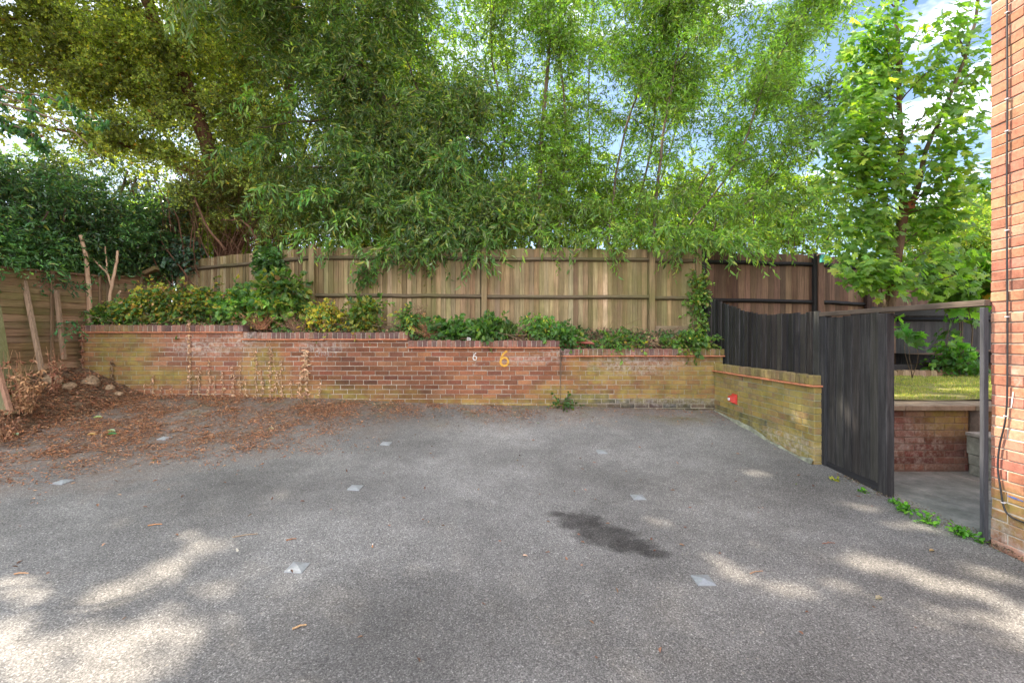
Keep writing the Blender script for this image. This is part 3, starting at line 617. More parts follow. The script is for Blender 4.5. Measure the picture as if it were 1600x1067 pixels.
# ================================================================== FENCES
TAN = [(0.298,0.218,0.118),(0.262,0.189,0.099),(0.328,0.243,0.141),(0.248,0.178,0.092),(0.306,0.226,0.125),(0.211,0.153,0.080)]
BRN = [(0.140,0.084,0.056),(0.121,0.068,0.046),(0.164,0.099,0.067),(0.105,0.061,0.041)]
BLK = [(0.030,0.029,0.029),(0.035,0.034,0.033),(0.027,0.026,0.026),(0.041,0.037,0.034)]
def board_run(mb, p0, p1, zb, ztop, pal, pitch=.085, thick=.022, over=.018, side=1, g=rng, lean=.004, jit=.2):
    """featheredge boards from p0 to p1 (xy), tops given by ztop(t)"""
    p0 = np.array([*p0, 0.0]); p1 = np.array([*p1, 0.0]); d = p1-p0; Ln = np.linalg.norm(d); d /= Ln; n = np.array([d[1], -d[0], 0])*side
    k = int(Ln/pitch); pitch = Ln/k
    for i in range(k):
        t = (i+.5)/k; zt = ztop(t)+g.normal(0, .006); zl = zb(t) if callable(zb) else zb; a = p0+d*(i*pitch-over*.5); wv = d*(pitch+over)
        l1 = g.normal(0, lean); c = palette(1, pal, [1]*len(pal), jit, g)[0]; th0, th1 = .006, thick
        o = a+n*.002
        V = [o+np.array([0,0,zl]), o+wv+np.array([0,0,zl])-n*0, o+wv-n*th1+np.array([0,0,zl]), o-n*th0+np.array([0,0,zl])]
        V = [V[0]+n*th0, V[1]+n*th1, a+wv-n*.001+np.array([0,0,zl]), a-n*.001+np.array([0,0,zl])]
        U = [v+np.array([0,0,zt-zl])+d*l1 for v in V]; mb.add(V+U, BOXF, c)
def rail(mb, p0, z0, p1, z1, h=.075, dpt=.055, n=None, col=(.2,.15,.09), seg=1, g=rng):
    p0 = np.array([*p0, z0]); p1 = np.array([*p1, z1]); d = nrm(p1-p0); n = np.asarray(n, float)
    m = 10; pts = [p0+(p1-p0)*t+np.array([0,0,g.normal(0,.003)]) for t in np.linspace(0, 1, m)]
    V = []
    for q in pts: V += [q, q+n*dpt*.35+np.array([0,0,-.0]), q+n*dpt+np.array([0,0,-h*.55]), q+n*dpt*.9+np.array([0,0,-h*.72]), q+np.array([0,0,-h])]
    Fq = [(i*5+j, i*5+(j+1) % 5, (i+1)*5+(j+1) % 5, (i+1)*5+j) for i in range(m-1) for j in range(5)]
    mb.add(V, Fq, col); mb.add(V[:5], [(0,1,2,3,4)], col); mb.add(V[-5:], [(4,3,2,1,0)], col)
def post(parent, x, y, z0, z1, w=.10, col=(.27,.20,.12), m=None, slope=True, name='post'):
    mb = MB(); cbox(mb, (x-w/2, y-w/2, z0), (w,0,0), (0,w,0), (0,0,z1-z0), .006, col)
    return part(name, mb, m, parent)
FY = 8.10
fence = thing('board_fence', 'weathered tan featheredge board fence behind the brick wall', 'fence', (0, FY, 1.6))
segs = [((-6.75,9.28), (-3.53,FY), 3.07, 3.12), ((-3.53,FY), (-.49,FY), 3.12, 3.10), ((-.49,FY), (2.47,FY), 3.09, 3.085), ((2.47,FY), (3.27,FY), 3.07, 3.06)]
for (a, b, za, zb_) in segs:
    mb = MB(); board_run(mb, a, b, 1.55, lambda t: za+(zb_-za)*t+.03*math.sin(t*3.1), TAN); part('board_panel', mb, M_FENCE, fence)
    d = nrm(np.array([b[0]-a[0], b[1]-a[1], 0])); n = np.array([d[1], -d[0], 0])
    for dz in (-.135, -.80):
        mb = MB(); rail(mb, np.array(a)+n[:2]*.018, za+dz+.0, np.array(b)+n[:2]*.018, zb_+dz, n=n, col=(.13,.10,.065)); part('rail', mb, M_FRAIL, fence)
for x, y, z in ((-6.72,9.22,3.10), (-3.53,FY-.05,3.18), (-.49,FY-.05,3.14), (2.47,FY-.05,3.14), (3.30,FY-.03,3.10)): post(fence, x, y, 1.5, z, .10, (.25,.185,.10), M_FENCE)
mb = MB(); box(mb, 2.53, 3.26, FY-.06, FY-.02, 1.60, 1.74, (.24,.18,.12)); part('gravel_board', mb, M_FRAIL, fence)

bf = thing('brown_fence', 'dark reddish brown board fence with black rails beyond the black gate', 'fence', (5.5, 8.4, 1.2))
bs = [((3.37,8.13), (5.52,8.33), 3.06, 3.04), ((5.62,8.34), (6.75,8.70), 3.04, 3.02), ((6.75,8.70), (9.9,9.9), 2.95, 2.85)]
for (a, b, za, zb_) in bs:
    mb = MB(); board_run(mb, a, b, .9, lambda t: za+(zb_-za)*t, BRN, .11); part('board_panel', mb, M_BROWN, bf)
    d = nrm(np.array([b[0]-a[0], b[1]-a[1], 0])); n = np.array([d[1], -d[0], 0])
    for dz in (-.14, -.82): mb = MB(); rail(mb, np.array(a)+n[:2]*.018, za+dz, np.array(b)+n[:2]*.018, zb_+dz, n=n, col=(.016,.014,.015)); part('rail', mb, M_BLACKR, bf)
post(bf, 3.40, 8.10, .9, 3.10, .09, (.03,.027,.027), M_BROWN); post(bf, 5.50, 8.27, .9, 3.06, .07, (.02,.018,.018), M_BROWN); post(bf, 5.585, 8.26, .9, 3.05, .10, (.15,.085,.06), M_BROWN); post(bf, 6.74, 8.62, .9, 3.02, .09, (.05,.03,.025), M_BROWN)
q = P(1284, 405, 8.18); tb = thing('teal_box', 'small teal green box fixed to the top of the brown fence post', 'box', q-np.array([0,0,.06]))
mb = MB(); cbox(mb, q+np.array([-.06,-.09,-.07]), (.16,0,0), (0,.06,0), (0,0,.14), .004); part('case', mb, M_TEAL, tb)
mb = MB(); tube(mb, [q+np.array([.02,-.09,.02]), q+np.array([.02,-.102,.02])], .012, 10); part('screw', mb, M_WHITEP, tb)
mb = MB(); cbox(mb, q+np.array([-.075,-.06,.066]), (.16,0,0), (0,.09,0), (0,0,.012), .003, (.3,.22,.15)); part('lid', mb, M_BRAIL, tb)

# black swept fence between main fence and gate
XF = 3.43
sf = thing('black_swept_fence', 'black stained board fence with a swooping top above the mossy side wall', 'fence', (XF, 6.5, 1.0))
def ztop_b(t):     # t from far (0) to near (1)
    Y = 8.02+(5.02-8.02)*t; return float(np.interp(Y, [5.0, 5.6, 6.25, 6.8, 7.3, 7.7, 8.05], [1.825, 1.83, 1.855, 1.95, 2.08, 2.18, 2.235]))
mb = MB(); board_run(mb, (XF, 8.02), (XF, 5.06), lambda t: .95-.0*t, ztop_b, BLK, .115, side=1, jit=.28, thick=.022); part('board_panel', mb, M_BLACK, sf)
for z in (1.15, 1.70): mb = MB(); box(mb, XF+.01, XF+.06, 5.06, 8.02, z-.035, z+.035, (.025,.025,.027)); part('rail', mb, M_BLACKR, sf)
post(sf, XF+.03, 8.0, .9, 2.25, .09, (.025,.025,.028), M_BLACK)

# gateway: panel, posts, top rail
gt = thing('black_gateway', 'tall black timber gate frame with boarded left panel open onto the patio', 'gateway', (3.45, 4.2, .05))
mb = MB(); board_run(mb, (3.435, 4.94), (3.445, 4.26), lambda t: .20-.02*t, lambda t: 1.765, BLK, .105, side=1, jit=.28, thick=.02); part('board_panel', mb, M_BLACK, gt)
mb = MB(); obox(mb, (3.418, 4.94, .06), (.009,-.69,0), (.03,0,0), (0,0,.13), (.028,.028,.03)); part('kick_board', mb, M_BLACKR, gt)
mb = MB(); cbox(mb, (3.40,4.945,.02), (.075,0,0), (0,.075,0), (0,0,1.78), .004, (.030,.030,.032)); part('post', mb, M_BLACK, gt)
mb = MB(); cbox(mb, (3.415,4.15,.03), (.075,0,0), (0,.10,0), (0,0,1.735), .005, (.036,.034,.035)); part('post', mb, M_BLACK, gt)
mb = MB(); cbox(mb, (3.468,3.343,.02), (.036,0,0), (0,.034,0), (0,0,1.745), .003, (.06,.062,.07)); part('post', mb, M_BLACK, gt)
mb = MB(); cbox(mb, (3.392,5.03,1.772), (.078,-1.69,.004), (.075,.003,0), (0,0,.046), .004, (.11,.085,.065)); part('top_rail', mb, wood_mat('weathered_top_rail', axis='y'), gt)
for z in (.45, 1.05, 1.6): mb = MB(); box(mb, 3.462, 3.50, 4.25, 4.94, z-.035, z+.035, (.028,.028,.03)); part('cross_rail', mb, M_BLACKR, gt)

# left fence of horizontal waney boards
lf = thing('left_waney_fence', 'sagging brown fence of wide horizontal boards and battens on the left side', 'fence', (-6.85, 6.8, 1.0))
XL = -7.0; WAN = [(.24,.155,.085),(.28,.185,.10),(.20,.13,.07),(.32,.22,.125),(.18,.115,.06)]
ys = [4.3, 6.0, 7.75, 9.35]; 
def ltop(Y): return float(np.interp(Y, [4, 6.2, 7.4, 9.4], [2.40, 2.49, 2.53, 2.78]))
for k in range(3):
    y0, y1 = ys[k]+.02, ys[k+1]-.02; mb = MB(); n = 17; off = rng.normal(0, .02)
    for i in range(n):
        f0, f1 = i/n, (i+1)/n; m = 14; yy = np.linspace(y0, y1, m); zb0 = .75; tp = np.array([ltop(v) for v in yy])-.02
        zl = zb0+(tp-zb0)*f0; zh = zb0+(tp-zb0)*f1+.022+.035*np.array([fbm(v*3+i*7, i*3.3+k) for v in yy])
        wv = .02*np.array([fbm(v*2+i*5, i*2.3+k) for v in yy])-.01; xo = XL+off+wv
        V = np.concatenate([np.c_[xo+.018, yy, zl], np.c_[xo+.005, yy, zh], np.c_[xo-.006, yy, zh], np.c_[xo+.003, yy, zl]])
        Fq = [(a_*m+j, a_*m+j+1, ((a_+1) % 4)*m+j+1, ((a_+1) % 4)*m+j) for a_ in range(4) for j in range(m-1)]
        mb.add(V, Fq, palette(1, WAN, [1]*5, .15)[0])
    part('board_panel', mb, M_OLD, lf)
    for yb, ln in ((y0+.05, rng.normal(0,.04)), ((y0+y1)/2, rng.normal(0,.05)), (y1-.06, rng.normal(0,.04))):
        mb = MB(); zt = ltop(yb)+.01; cbox(mb, (XL+off+.022, yb+ln, .7), (.02,0,0), (0,.045,0), (0,-ln,zt-.7), .003, (.22,.15,.09)); part('batten', mb, M_BROWN, lf)
    mb = MB(); obox(mb, (XL-.01+off, y0, ltop(y0)-.01), (.05,0,0), (0,y1-y0,ltop(y1)-ltop(y0)), (0,0,.03), (.17,.10,.06)); part('capping', mb, M_OLD, lf)
    mb = MB(); cbox(mb, (XL-.02, y0, .5), (.04,0,0), (0,y1-y0,0), (0,0,.27), .004); part('gravel_board', mb, M_CONC, lf)
# a lump of broken board on top
q = P(235, 430, 8.6); mb = MB(); cbox(mb, q+np.array([-.25,.0,-.05]), (.34,0,.16), (0,.12,0), (-.03,0,.07), .006, (.20,.12,.07)); solo('broken_board', mb, M_OLD, 'broken brown board end lying on top of the far left fence', 'board', q)
# leaning stakes at left
def stake(a, b, w, col, label, m=M_BROWN, cat='stake'):
    a, b = np.asarray(a), np.asarray(b); mb = MB(); cbox(mb, a-np.array([w/2, w/2, .05]), (w,0,0), (0,w,0), b-a, .004, col); solo('wooden_stake', mb, m, label, cat, a)
stake(P(66,578,6.45), P(36,425,6.55), .05, (.30,.21,.14), 'thin pale stake leaning across the boards of the left fence')
stake(P(100,556,6.85), P(88,448,6.9), .05, (.25,.17,.11), 'shorter brown stake beside the leaning pale stake')
stake(P(14,640,5.6), P(-14,470,5.7), .12, (.20,.19,.10), 'thick green-grey old post at the left edge of the photo', M_FENCE, 'post')
stake(P(16,636,5.3), P(-12,540,5.35), .045, (.30,.17,.11), 'short reddish stake leaning by the old post at the left edge')

# ================================================================== GARDEN SEEN THROUGH THE GATE
mb = MB(); c0 = [(.9,.95,.9)]*4
g0 = np.random.default_rng(3)
for (x0, x1, y0, y1) in ((3.46,4.3,3.36,4.15),(4.305,5.2,3.36,4.15),(3.46,4.0,4.155,5.07),(4.005,4.85,4.155,5.07),(4.855,5.7,4.155,5.07),(5.205,6.4,3.36,4.15),(5.705,6.6,4.155,5.07)):
    cbox(mb, (x0,y0,.0), (x1-x0-.006,0,0), (0,y1-y0-.006,0), (0,0,.055+g0.normal(0,.002)), .004)
box(mb, 3.46, 7, 3.36, 5.3, -.05, .045); struct('patio_paving', mb, M_PAVE)
M_BG = brick_mat('garden_brick', [((4.9,5.08,.7),(.4,.4,.25))], [((4.4,5.08,.3),(.5,.4,.3)), ((3.7,5.08,.1),(.3,.3,.06))]); M_MG = mortar_mat('garden_mortar', (.20,.15,.12), (.36,.29,.23))
gw = thing('garden_wall', 'low reddish brick wall with stone coping holding up the lawn beyond the gate', 'wall', (4.6, 5.08, .05))
mb = MB(); cs = courses(1.62, .03, .73); bricks(mb, (3.48,5.08,0), (1,0,0), (0,-1,0), cs[:, :4], brick_cols(len(cs), [(.20,.085,.065),(.24,.12,.09),(.17,.075,.06),(.27,.16,.12)]))
box(mb, 3.48, 5.10, 5.0865, 5.25, .03, .73, mat=1)
cs = courses(1.6, .03, .73, phase=.1); bricks(mb, (5.16,5.02,0), (1,0,0), (0,-1,0), cs[:, :4], brick_cols(len(cs), [(.20,.12,.08),(.22,.15,.09)])); box(mb, 5.16, 6.8, 5.0265, 5.25, .03, .73, mat=1)
part('brickwork', mb, [M_BG, M_MG], gw)
for (x0, x1, yy) in ((3.47,4.35,5.03),(4.355,5.13,5.03),(5.135,6.0,4.98),(6.0,6.9,4.98)):
    mb = MB(); cbox(mb, (x0,yy,.731), (x1-x0,0,0), (0,.42,0), (0,0,.058), .006); part('coping', mb, M_COP, gw)
st = thing('garden_steps', 'pale mossy block steps beside the low garden wall at the right of the gate opening', 'steps', (5.3, 4.7, .05))
mb = MB()
for (z0, z1, y0, x0) in ((.055,.16,4.58,4.98),(.165,.27,4.60,4.99),(.275,.47,4.62,4.99)): cbox(mb, (x0,y0,z0), (1.0,0,0), (0,.38,0), (0,0,z1-z0), .006)
part('blocks', mb, simple('mossy_block', (.27,.28,.23), .9, ns=9, var=.45, bump=.5), st); mb = MB(); cbox(mb, (4.965,4.56,.472), (1.05,0,0), (0,.43,0), (0,0,.04), .006); part('tread', mb, M_CONC, st)
def lz(X, Y): return .79+.02*(Y-5.4)+.03*fbm(X*3, Y*3)
mb = MB(); grid(mb, 3.5, 14, 5.38, 12, 70, 50, lz); struct('lawn', mb, M_LAWN, True)
mb = MB(); n = 26000; x = rng.uniform(4.2, 8.4, n); y = rng.uniform(5.42, 7.95, n); k = vn(x*4, y*4) > .22; x, y = x[k], y[k]; p = np.c_[x, y, lz(x, y)-.004]; d = nrm(np.c_[rng.normal(0,.5,len(x)), rng.normal(0,.5,len(x)), np.ones(len(x))])
inst(mb, T_DIA, p, d, unit(len(x)), rng.uniform(.02,.05,len(x)), .005, palette(len(x), [(.20,.29,.07),(.33,.35,.11),(.48,.42,.20)], [3,3,2]))
solo('lawn_grass', mb, M_LEAF, 'short patchy green and straw coloured grass blades on the garden lawn', 'grass', kind='stuff')
# scalloped edging
le = thing('log_edging', 'low scalloped earth-brown edging along the back of the lawn', 'edging', (7.9, 8.0, .85)); mb = MB()
for k in range(34):
    x = 5.9+k*.11; y = 8.0-.06*math.sin(k*.25); z = float(lz(x, y)); a = np.linspace(0, np.pi, 7)
    prof = [(x+.052*math.cos(t), z+.07+.04*math.sin(t)) for t in a]; prof = [(x+.052, z-.05)]+prof+[(x-.052, z-.05)]; m = len(prof)
    V = [(p_[0], y, p_[1]) for p_ in prof]+[(p_[0], y+.05, p_[1]) for p_ in prof]; c = palette(1, [(.22,.15,.09),(.28,.20,.13)], [1,1])[0]
    mb.add(V, [(i, (i+1) % m, m+(i+1) % m, m+i) for i in range(m)], c); mb.add(V, [tuple(range(m))], c); mb.add(V, [tuple(range(2*m-1, m-1, -1))], c)
part('log_row', mb, M_BROWN, le)
mb = MB(); cbox(mb, (6.7,8.35,.80), (1.6,0,0), (0,.14,0), (0,0,.24), .01, (.03,.028,.028)); sl = solo('black_sleeper', mb, M_BLACKR, 'black timber sleeper edging the raised bed behind the lawn', 'sleeper', (7.5,8.35,.8))
mb = MB(); grid(mb, 5.5, 12, 8.06, 9.6, 40, 14, lambda X, Y: .86+.12*(Y-8)+.06*fbm(X*4, Y*4)); struct('garden_bed_soil', mb, M_SOIL, True)
gb = thing('black_garden_fence', 'low black board fence at the back of the garden beyond the gateway', 'fence', (8.6, 9.1, .9))
mb = MB(); board_run(mb, (7.35, 9.0), (10.6, 9.25), .85, lambda t: 2.09-.01*t, BLK, .12, jit=.15); part('board_panel', mb, M_BLACK, gb)
mb = MB(); rail(mb, (7.35,8.98), 1.93, (10.6,9.22), 1.93, n=(0,-1,0), col=(.01,.01,.011)); part('rail', mb, M_BLACKR, gb)
mb = MB(); box(mb, 7.36, 10.6, 8.90, 8.96, 1.96, 2.10, (.028,.027,.027)); part('top_board', mb, M_BLACKR, gb)

# ================================================================== MARKER STUDS IN THE TARMAC
stud_px = [(465,887,'nearest left metal stud, beside the two large sun patches',26),(1099,907,'nearest right metal stud, beyond the lower end of the oil stain',27),(555.5,762,'left-centre metal stud in the middle row on bare tarmac',0),(997,777,'right-hand metal stud in the middle row, above the oil stain',0),
 (603,693,'centre-left metal stud in the far row at the edge of the needle litter',0),(940,706,'far right metal stud nearest the brick wall, right of the yellow 6',0),(257,685,'far left metal stud half hidden among fallen leaves',0),(98,753,'metal stud at the left edge of the middle row by the leaf litter',0)]
sb = None
for i, (x, y, lab, _) in enumerate(stud_px):
    c = G(x, y)
    if sb is None:
        s0 = .058; mb = MB(); V = [(-s0,-s0,-.01),(s0,-s0,-.01),(s0,s0,-.01),(-s0,s0,-.01),(-s0,-s0,.006),(s0,-s0,.006),(s0,s0,.006),(-s0,s0,.006),(0,0,.020)]
        mb.add(V, [(0,1,5,4),(1,2,6,5),(2,3,7,6),(3,0,4,7)]); mb.add(V, [(4,5,8),(5,6,8),(6,7,8),(7,4,8)])
        me = mb.mesh('marker_stud'); me.materials.append(M_STUD); sb = me
    o = bpy.data.objects.new('marker_stud', sb); COL.objects.link(o); o.location = tuple(c)
    dzx = float(zg(c[0]+.1, c[1])-zg(c[0]-.1, c[1]))/.2; dzy = float(zg(c[0], c[1]+.1)-zg(c[0], c[1]-.1))/.2
    o.rotation_euler = (math.atan(dzy), -math.atan(dzx), R(2 if x > 800 else -3))
    o['label'] = lab; o['category'] = 'parking stud'; o['group'] = 'pyramid marker studs set in the tarmac'

# ================================================================== TREES
def limb(mb, ctrl, r0, r1, n=18, wob=.01, sides=7, g=rng): p = smooth_path(ctrl, n, wob, g); tube(mb, p, np.linspace(r0, r1, n), sides); return p
def side_branches(mb, path, n, ln, up, g, r0=.012, t0=.1, az=None, curve=.15):
    out = []; 
    for k in range(n):
        t = t0+(1-t0)*g.random(); i = t*(len(path)-1); a = path[int(i)]; th = g.uniform(0, 2*np.pi) if az is None else az+g.normal(0, .7)
        L_ = ln*g.uniform(.5, 1.2)*(1.1-.45*t); d = nrm([math.cos(th), math.sin(th), up+g.normal(0, .25)]); m = 6; s_ = np.linspace(0, 1, m)[:, None]
        p = a+d*L_*s_+np.array([0,0,-1])*curve*L_*s_**2+g.normal(0, .012, (m, 3))*s_; tube(mb, p, np.linspace(r0, r0*.35, m), 4, cap=False); out.append(p)
    return out
WIL = [(0.154,0.275,0.046),(0.118,0.214,0.046),(0.218,0.357,0.057),(0.290,0.388,0.073),(0.181,0.245,0.114)]; WILW = [4,3,3,1.2,1]
def willow_leaves(mb, br, per, K, g, ll=.105, lw=.030, Lt=.40, pal=WIL, w=WILW, droop=.3):
    cs = np.concatenate([p[1:] for p in br]); st, d = clumps(cs, .17, per, g)
    dd = nrm(d*.8+np.array([0,0,-.15])+g.normal(0,.3,d.shape)); twigs(mb, st, dd, Lt, K, ll, lw, pal, w, T_DIA, droop, 1.1, .15, True, (.17,.16,.07), g=g, srad=.003)

# --- multi-stemmed willow, centre and right
g = np.random.default_rng(21)
w1 = thing('willow_tree', 'bright green many-stemmed willow with thin upright stems rising behind the fence centre', 'tree', (1.2, 9.4, 1.2))
tb_, lb = MB(), MB(); br = []
stems = [(843,388,9.0,842,-60,9.1,.062),(775,385,9.2,778,-40,9.3,.030),(872,385,9.2,880,-40,9.3,.032),(728,390,9.5,640,-40,9.3,.022),(950,388,9.2,1060,-60,9.3,.030),(985,388,9.6,1050,-60,9.9,.030),
         (1020,388,9.1,1070,-20,9.1,.036),(1060,390,9.0,1255,30,8.8,.026),(930,388,10.2,935,-60,10.5,.026),(1000,388,10.6,1130,-40,10.9,.026),(820,390,10.6,790,-80,10.9,.026),(1090,395,9.6,1290,180,9.4,.022),(1050,395,10.0,1230,90,10.2,.022)]
for k, (x0, y0, d0, x1, y1, d1, r) in enumerate(stems):
    a = P(x0, y0, d0); a2 = a.copy(); a2[2] = 1.1; b = P(x1, y1, d1); m1 = a*.6+b*.4+g.normal(0, .12, 3); m2 = a*.25+b*.75+g.normal(0, .12, 3); up = b+(b-m2)*.5
    p = limb(tb_, [a2, a, m1, m2, b, up], r, r*.3, 26, .006, 6, g)
    br += side_branches(tb_, p, 20 if k < 11 else 15, 1.15, .55, g, .010, .24)
willow_leaves(lb, br, 8, 13, g)
n = 1350; fc_ = np.array([P(x, y, d) for x, y, d in zip(g.uniform(600, 1230, n), g.uniform(-60, 390, n), g.uniform(9.3, 10.8, n))]); fc_ = fc_[vn(fc_[:,0]*1.5+3, fc_[:,2]*1.3+8) > .28]
st, d = clumps(fc_, .22, 5, g); twigs(lb, st, nrm(d+np.array([0,0,-.1])), .36, 12, .10, .030, WIL, WILW, T_DIA, .35, 1.1, .15, True, (.17,.16,.07), g=g, srad=.003)
part('trunk', tb_, M_BARK, w1, smooth=True); part('crown', lb, M_LEAF, w1)

# --- leaning willow, centre-left, with sprays hanging over the fence
g = np.random.default_rng(5)
w2 = thing('leaning_willow', 'darker willow leaning left with long drooping sprays hanging over the tan fence', 'tree', (-1.0, 9.3, 1.2))
tb_, lb = MB(), MB(); br = []
p = limb(tb_, [P(800,470,9.4), P(745,350,9.3), P(665,248,9.0), P(590,140,8.8), P(530,40,8.7), P(480,-60,8.6), P(440,-180,8.6)], .15, .05, 30, .01, 9, g)
br += side_branches(tb_, p, 46, 1.25, .25, g, .014, .30, curve=.5)
for (x0,y0,d0,x1,y1,d1) in ((700,290,9.1,560,180,8.4),(640,215,8.9,470,90,8.3),(590,140,8.8,420,60,8.6),(720,320,9.2,560,300,8.3),(745,350,9.3,640,330,8.2),(745,350,9.3,800,300,8.3),(665,248,9.0,740,130,8.7),(560,90,8.7,640,-30,8.6),(720,320,9.2,450,260,8.5),(640,215,8.9,400,200,8.6),(500,0,8.7,370,-20,8.3),(745,350,9.3,690,370,8.3),(700,300,9.2,620,60,8.9),(640,215,9,500,330,8.3),(700,300,9.1,420,330,8.6)):
    a, b = P(x0,y0,d0), P(x1,y1,d1); q = limb(tb_, [a, (a+b)/2+np.array([0,0,.25]), b], .035, .012, 12, .012, 6, g); br += side_branches(tb_, q, 14, .75, .1, g, .008, .2, curve=.7)
WIL2 = [(.12,.21,.065),(.08,.155,.06),(.19,.28,.07),(.32,.33,.10),(.27,.33,.19)]
willow_leaves(lb, br, 6, 14, g, .12, .031, .48, WIL2, [4,3.4,2.6,1.3,1.4], .6)
# hanging sprays low over the fence top and down its face
hx = [(600,385,7.9,10),(625,375,7.9,10),(655,372,7.85,12),(675,385,7.85,10),(560,378,7.9,8),(530,372,7.9,7),(735,360,7.9,12),(745,392,7.85,9),(760,372,7.9,9),(700,350,7.9,9),(780,350,7.95,9),(480,362,7.95,6),(640,350,7.9,10),(690,366,7.9,8),
      (665,300,8.0,10),(600,320,8.0,10),(545,330,8.0,8),(450,230,8.0,8),(400,215,8.0,8),(350,235,7.8,7),(420,290,7.9,7),(500,300,8,8),(390,150,8.0,8),(720,220,7.9,9),(700,250,7.9,9),(460,150,8,8),(520,200,8,8),(580,240,8,8),(640,270,8,8)]
cs = np.array([P(x, y, d)+g.normal(0,.04,3) for x, y, d, n in hx for _ in range(n)]); dd = nrm(np.c_[g.normal(-.1,.55,len(cs)), g.normal(-.3,.35,len(cs)), g.normal(-.15,.3,len(cs))])
twigs(lb, cs, dd, .38, 14, .14, .034, [(.14,.27,.08),(.10,.21,.075),(.22,.35,.08),(.34,.36,.10),(.30,.38,.22)], [4,3,2,.8,1], T_LAN, .75, .75, .35, True, (.20,.18,.07), g=g)
cs = np.array([P(x, y, 6.4)+g.normal(0,.05,3) for x, y in ((275,-60),(285,-50),(290,-45),(300,-50),(330,-60),(335,-70),(283,-20),(345,-60)) for _ in range(2)])
twigs(lb, cs, np.tile([0.05,-.1,-1.0], (len(cs),1))+g.normal(0,.22,(len(cs),3)), .75, 20, .135, .024, [(.10,.19,.06),(.17,.24,.10),(.24,.30,.20)], [2,2,1], T_LAN, .3, .55, .2, True, (.20,.18,.07), g=g)
part('trunk', tb_, M_BARK, w2, smooth=True); part('crown', lb, M_LEAF, w2)
# over the right of the fence
g = np.random.default_rng(9)
w3 = thing('willow_shrub', 'low leafy willow growth spilling over the fence junction beside the black gate fence', 'shrub', (3.4, 8.9, 1.2))
tb_, lb = MB(), MB()
for (x, y) in ((1120,330),(1180,320),(1240,330),(1060,330),(1300,335),(960,345)): limb(tb_, [P(x-20, 480, 9.2), P(x-10, 400, 9.1), P(x, y, 8.8)], .02, .008, 10, .02, 5, g)
hx = [(960,365,8.0,9),(990,350,8.1,9),(1040,355,8.0,12),(1080,362,7.95,14),(1110,372,7.9,14),(1140,370,7.9,16),(1165,365,7.9,16),(1190,360,8,14),(1060,385,7.9,7),(1000,372,8,8),(930,368,8,6),(880,365,8.0,7),(840,362,8.0,7),(1230,350,8.3,12),(1270,345,8.4,10),(1310,350,8.6,10),(1120,320,8.3,12),(1170,310,8.4,12),(1220,300,8.5,10),(1060,310,8.3,10),(1000,310,8.3,9),(930,320,8.3,9),(870,320,8.3,9),(810,330,8.3,9),(1270,300,8.8,8),(1320,300,8.8,6)]
cs = np.array([P(x, y, d)+g.normal(0,.07,3) for x, y, d, n in hx for _ in range(n+3)]); dd = nrm(np.c_[g.normal(.05,.6,len(cs)), g.normal(-.35,.35,len(cs)), g.normal(0,.3,len(cs))])
twigs(lb, cs, dd, .42, 15, .125, .034, [(.16,.28,.07),(.12,.22,.065),(.24,.37,.075),(.34,.40,.11)], [4,3,2,.8], T_LAN, .75, .75, .35, True, (.20,.18,.07), g=g)
part('stems', tb_, M_BARK, w3, smooth=True); part('crown', lb, M_LEAF, w3)

# --- conifer at left
g = np.random.default_rng(31)
cf = thing('cypress_tree', 'large yellow-green cypress with reddish leaning limb filling the upper left', 'tree', (-5.9, 10.0, 1.0))
tb_, lb = MB(), MB(); cl = []
main = limb(tb_, [P(352,520,10), P(350,400,10), P(338,290,9.9), P(305,165,9.7), P(262,80,9.6), P(228,0,9.6), P(200,-120,9.6), P(190,-330,9.8)], .20, .07, 34, .012, 10, g)
m2 = limb(tb_, [P(352,420,10.2), P(420,260,10.6), P(455,120,10.6), P(460,-50,10.6), P(455,-330,10.6)], .15, .06, 24, .012, 8, g)
m3 = limb(tb_, [P(338,290,9.9), P(250,245,9.6), P(150,215,9.2), P(30,190,9.0)], .06, .02, 18, .015, 6, g)
bl = [(305,165,9.7,130,100,9.0),(300,150,9.7,100,150,9.0),(290,140,9.7,60,60,8.8),(262,80,9.6,60,10,8.9),(240,30,9.6,20,-60,9.2),(262,85,9.6,400,90,9.2),(305,165,9.7,420,170,9.3),(228,0,9.6,380,-40,9.3),(200,-120,9.6,20,-160,9.4),(330,260,9.9,140,205,9.1),(338,300,9.9,420,290,9.2),(345,330,9.9,280,300,9.1),(345,345,9.9,440,330,9.2),(200,-100,9.6,350,-150,9.6),(305,165,9.7,200,200,8.8),(300,150,9.7,-40,90,8.6),(262,80,9.6,-50,20,8.6),(262,80,9.6,180,40,8.6)]
brs = [m3]
for (x0,y0,d0,x1,y1,d1) in bl:
    a, b = P(x0,y0,d0), P(x1,y1,d1); q = limb(tb_, [a, (a+b)/2+np.array([0,0,.10]), b], .032, .010, 14, .02, 5, g); brs.append(q)
sb_ = []
for q in brs: sb_ += side_branches(tb_, q, 12, .75, -.05, g, .009, .15, curve=.25)
cs = np.concatenate([q[1:] for q in sb_]+[q[2:] for q in brs])
ext = np.concatenate([in_ell(P(120,60,9.4), (2.8,1.2,1.6), 620, g), in_ell(P(380,40,10.2), (1.6,1.0,1.7), 360, g), in_ell(P(350,-200,10), (4.2,1.6,2.4), 260, g), in_ell(P(60,-180,9.6), (3.0,1.4,1.8), 160, g), in_ell(P(400,240,10), (1.4,.8,1.7), 420, g), in_ell(P(120,110,9.6), (2.6,1.0,1.2), 240, g), in_ell(P(300,60,10.6), (2.4,.6,2.4), 420, g)])
cs = np.concatenate([cs, ext]); st, d = clumps(cs, .19, 7, g, .75)
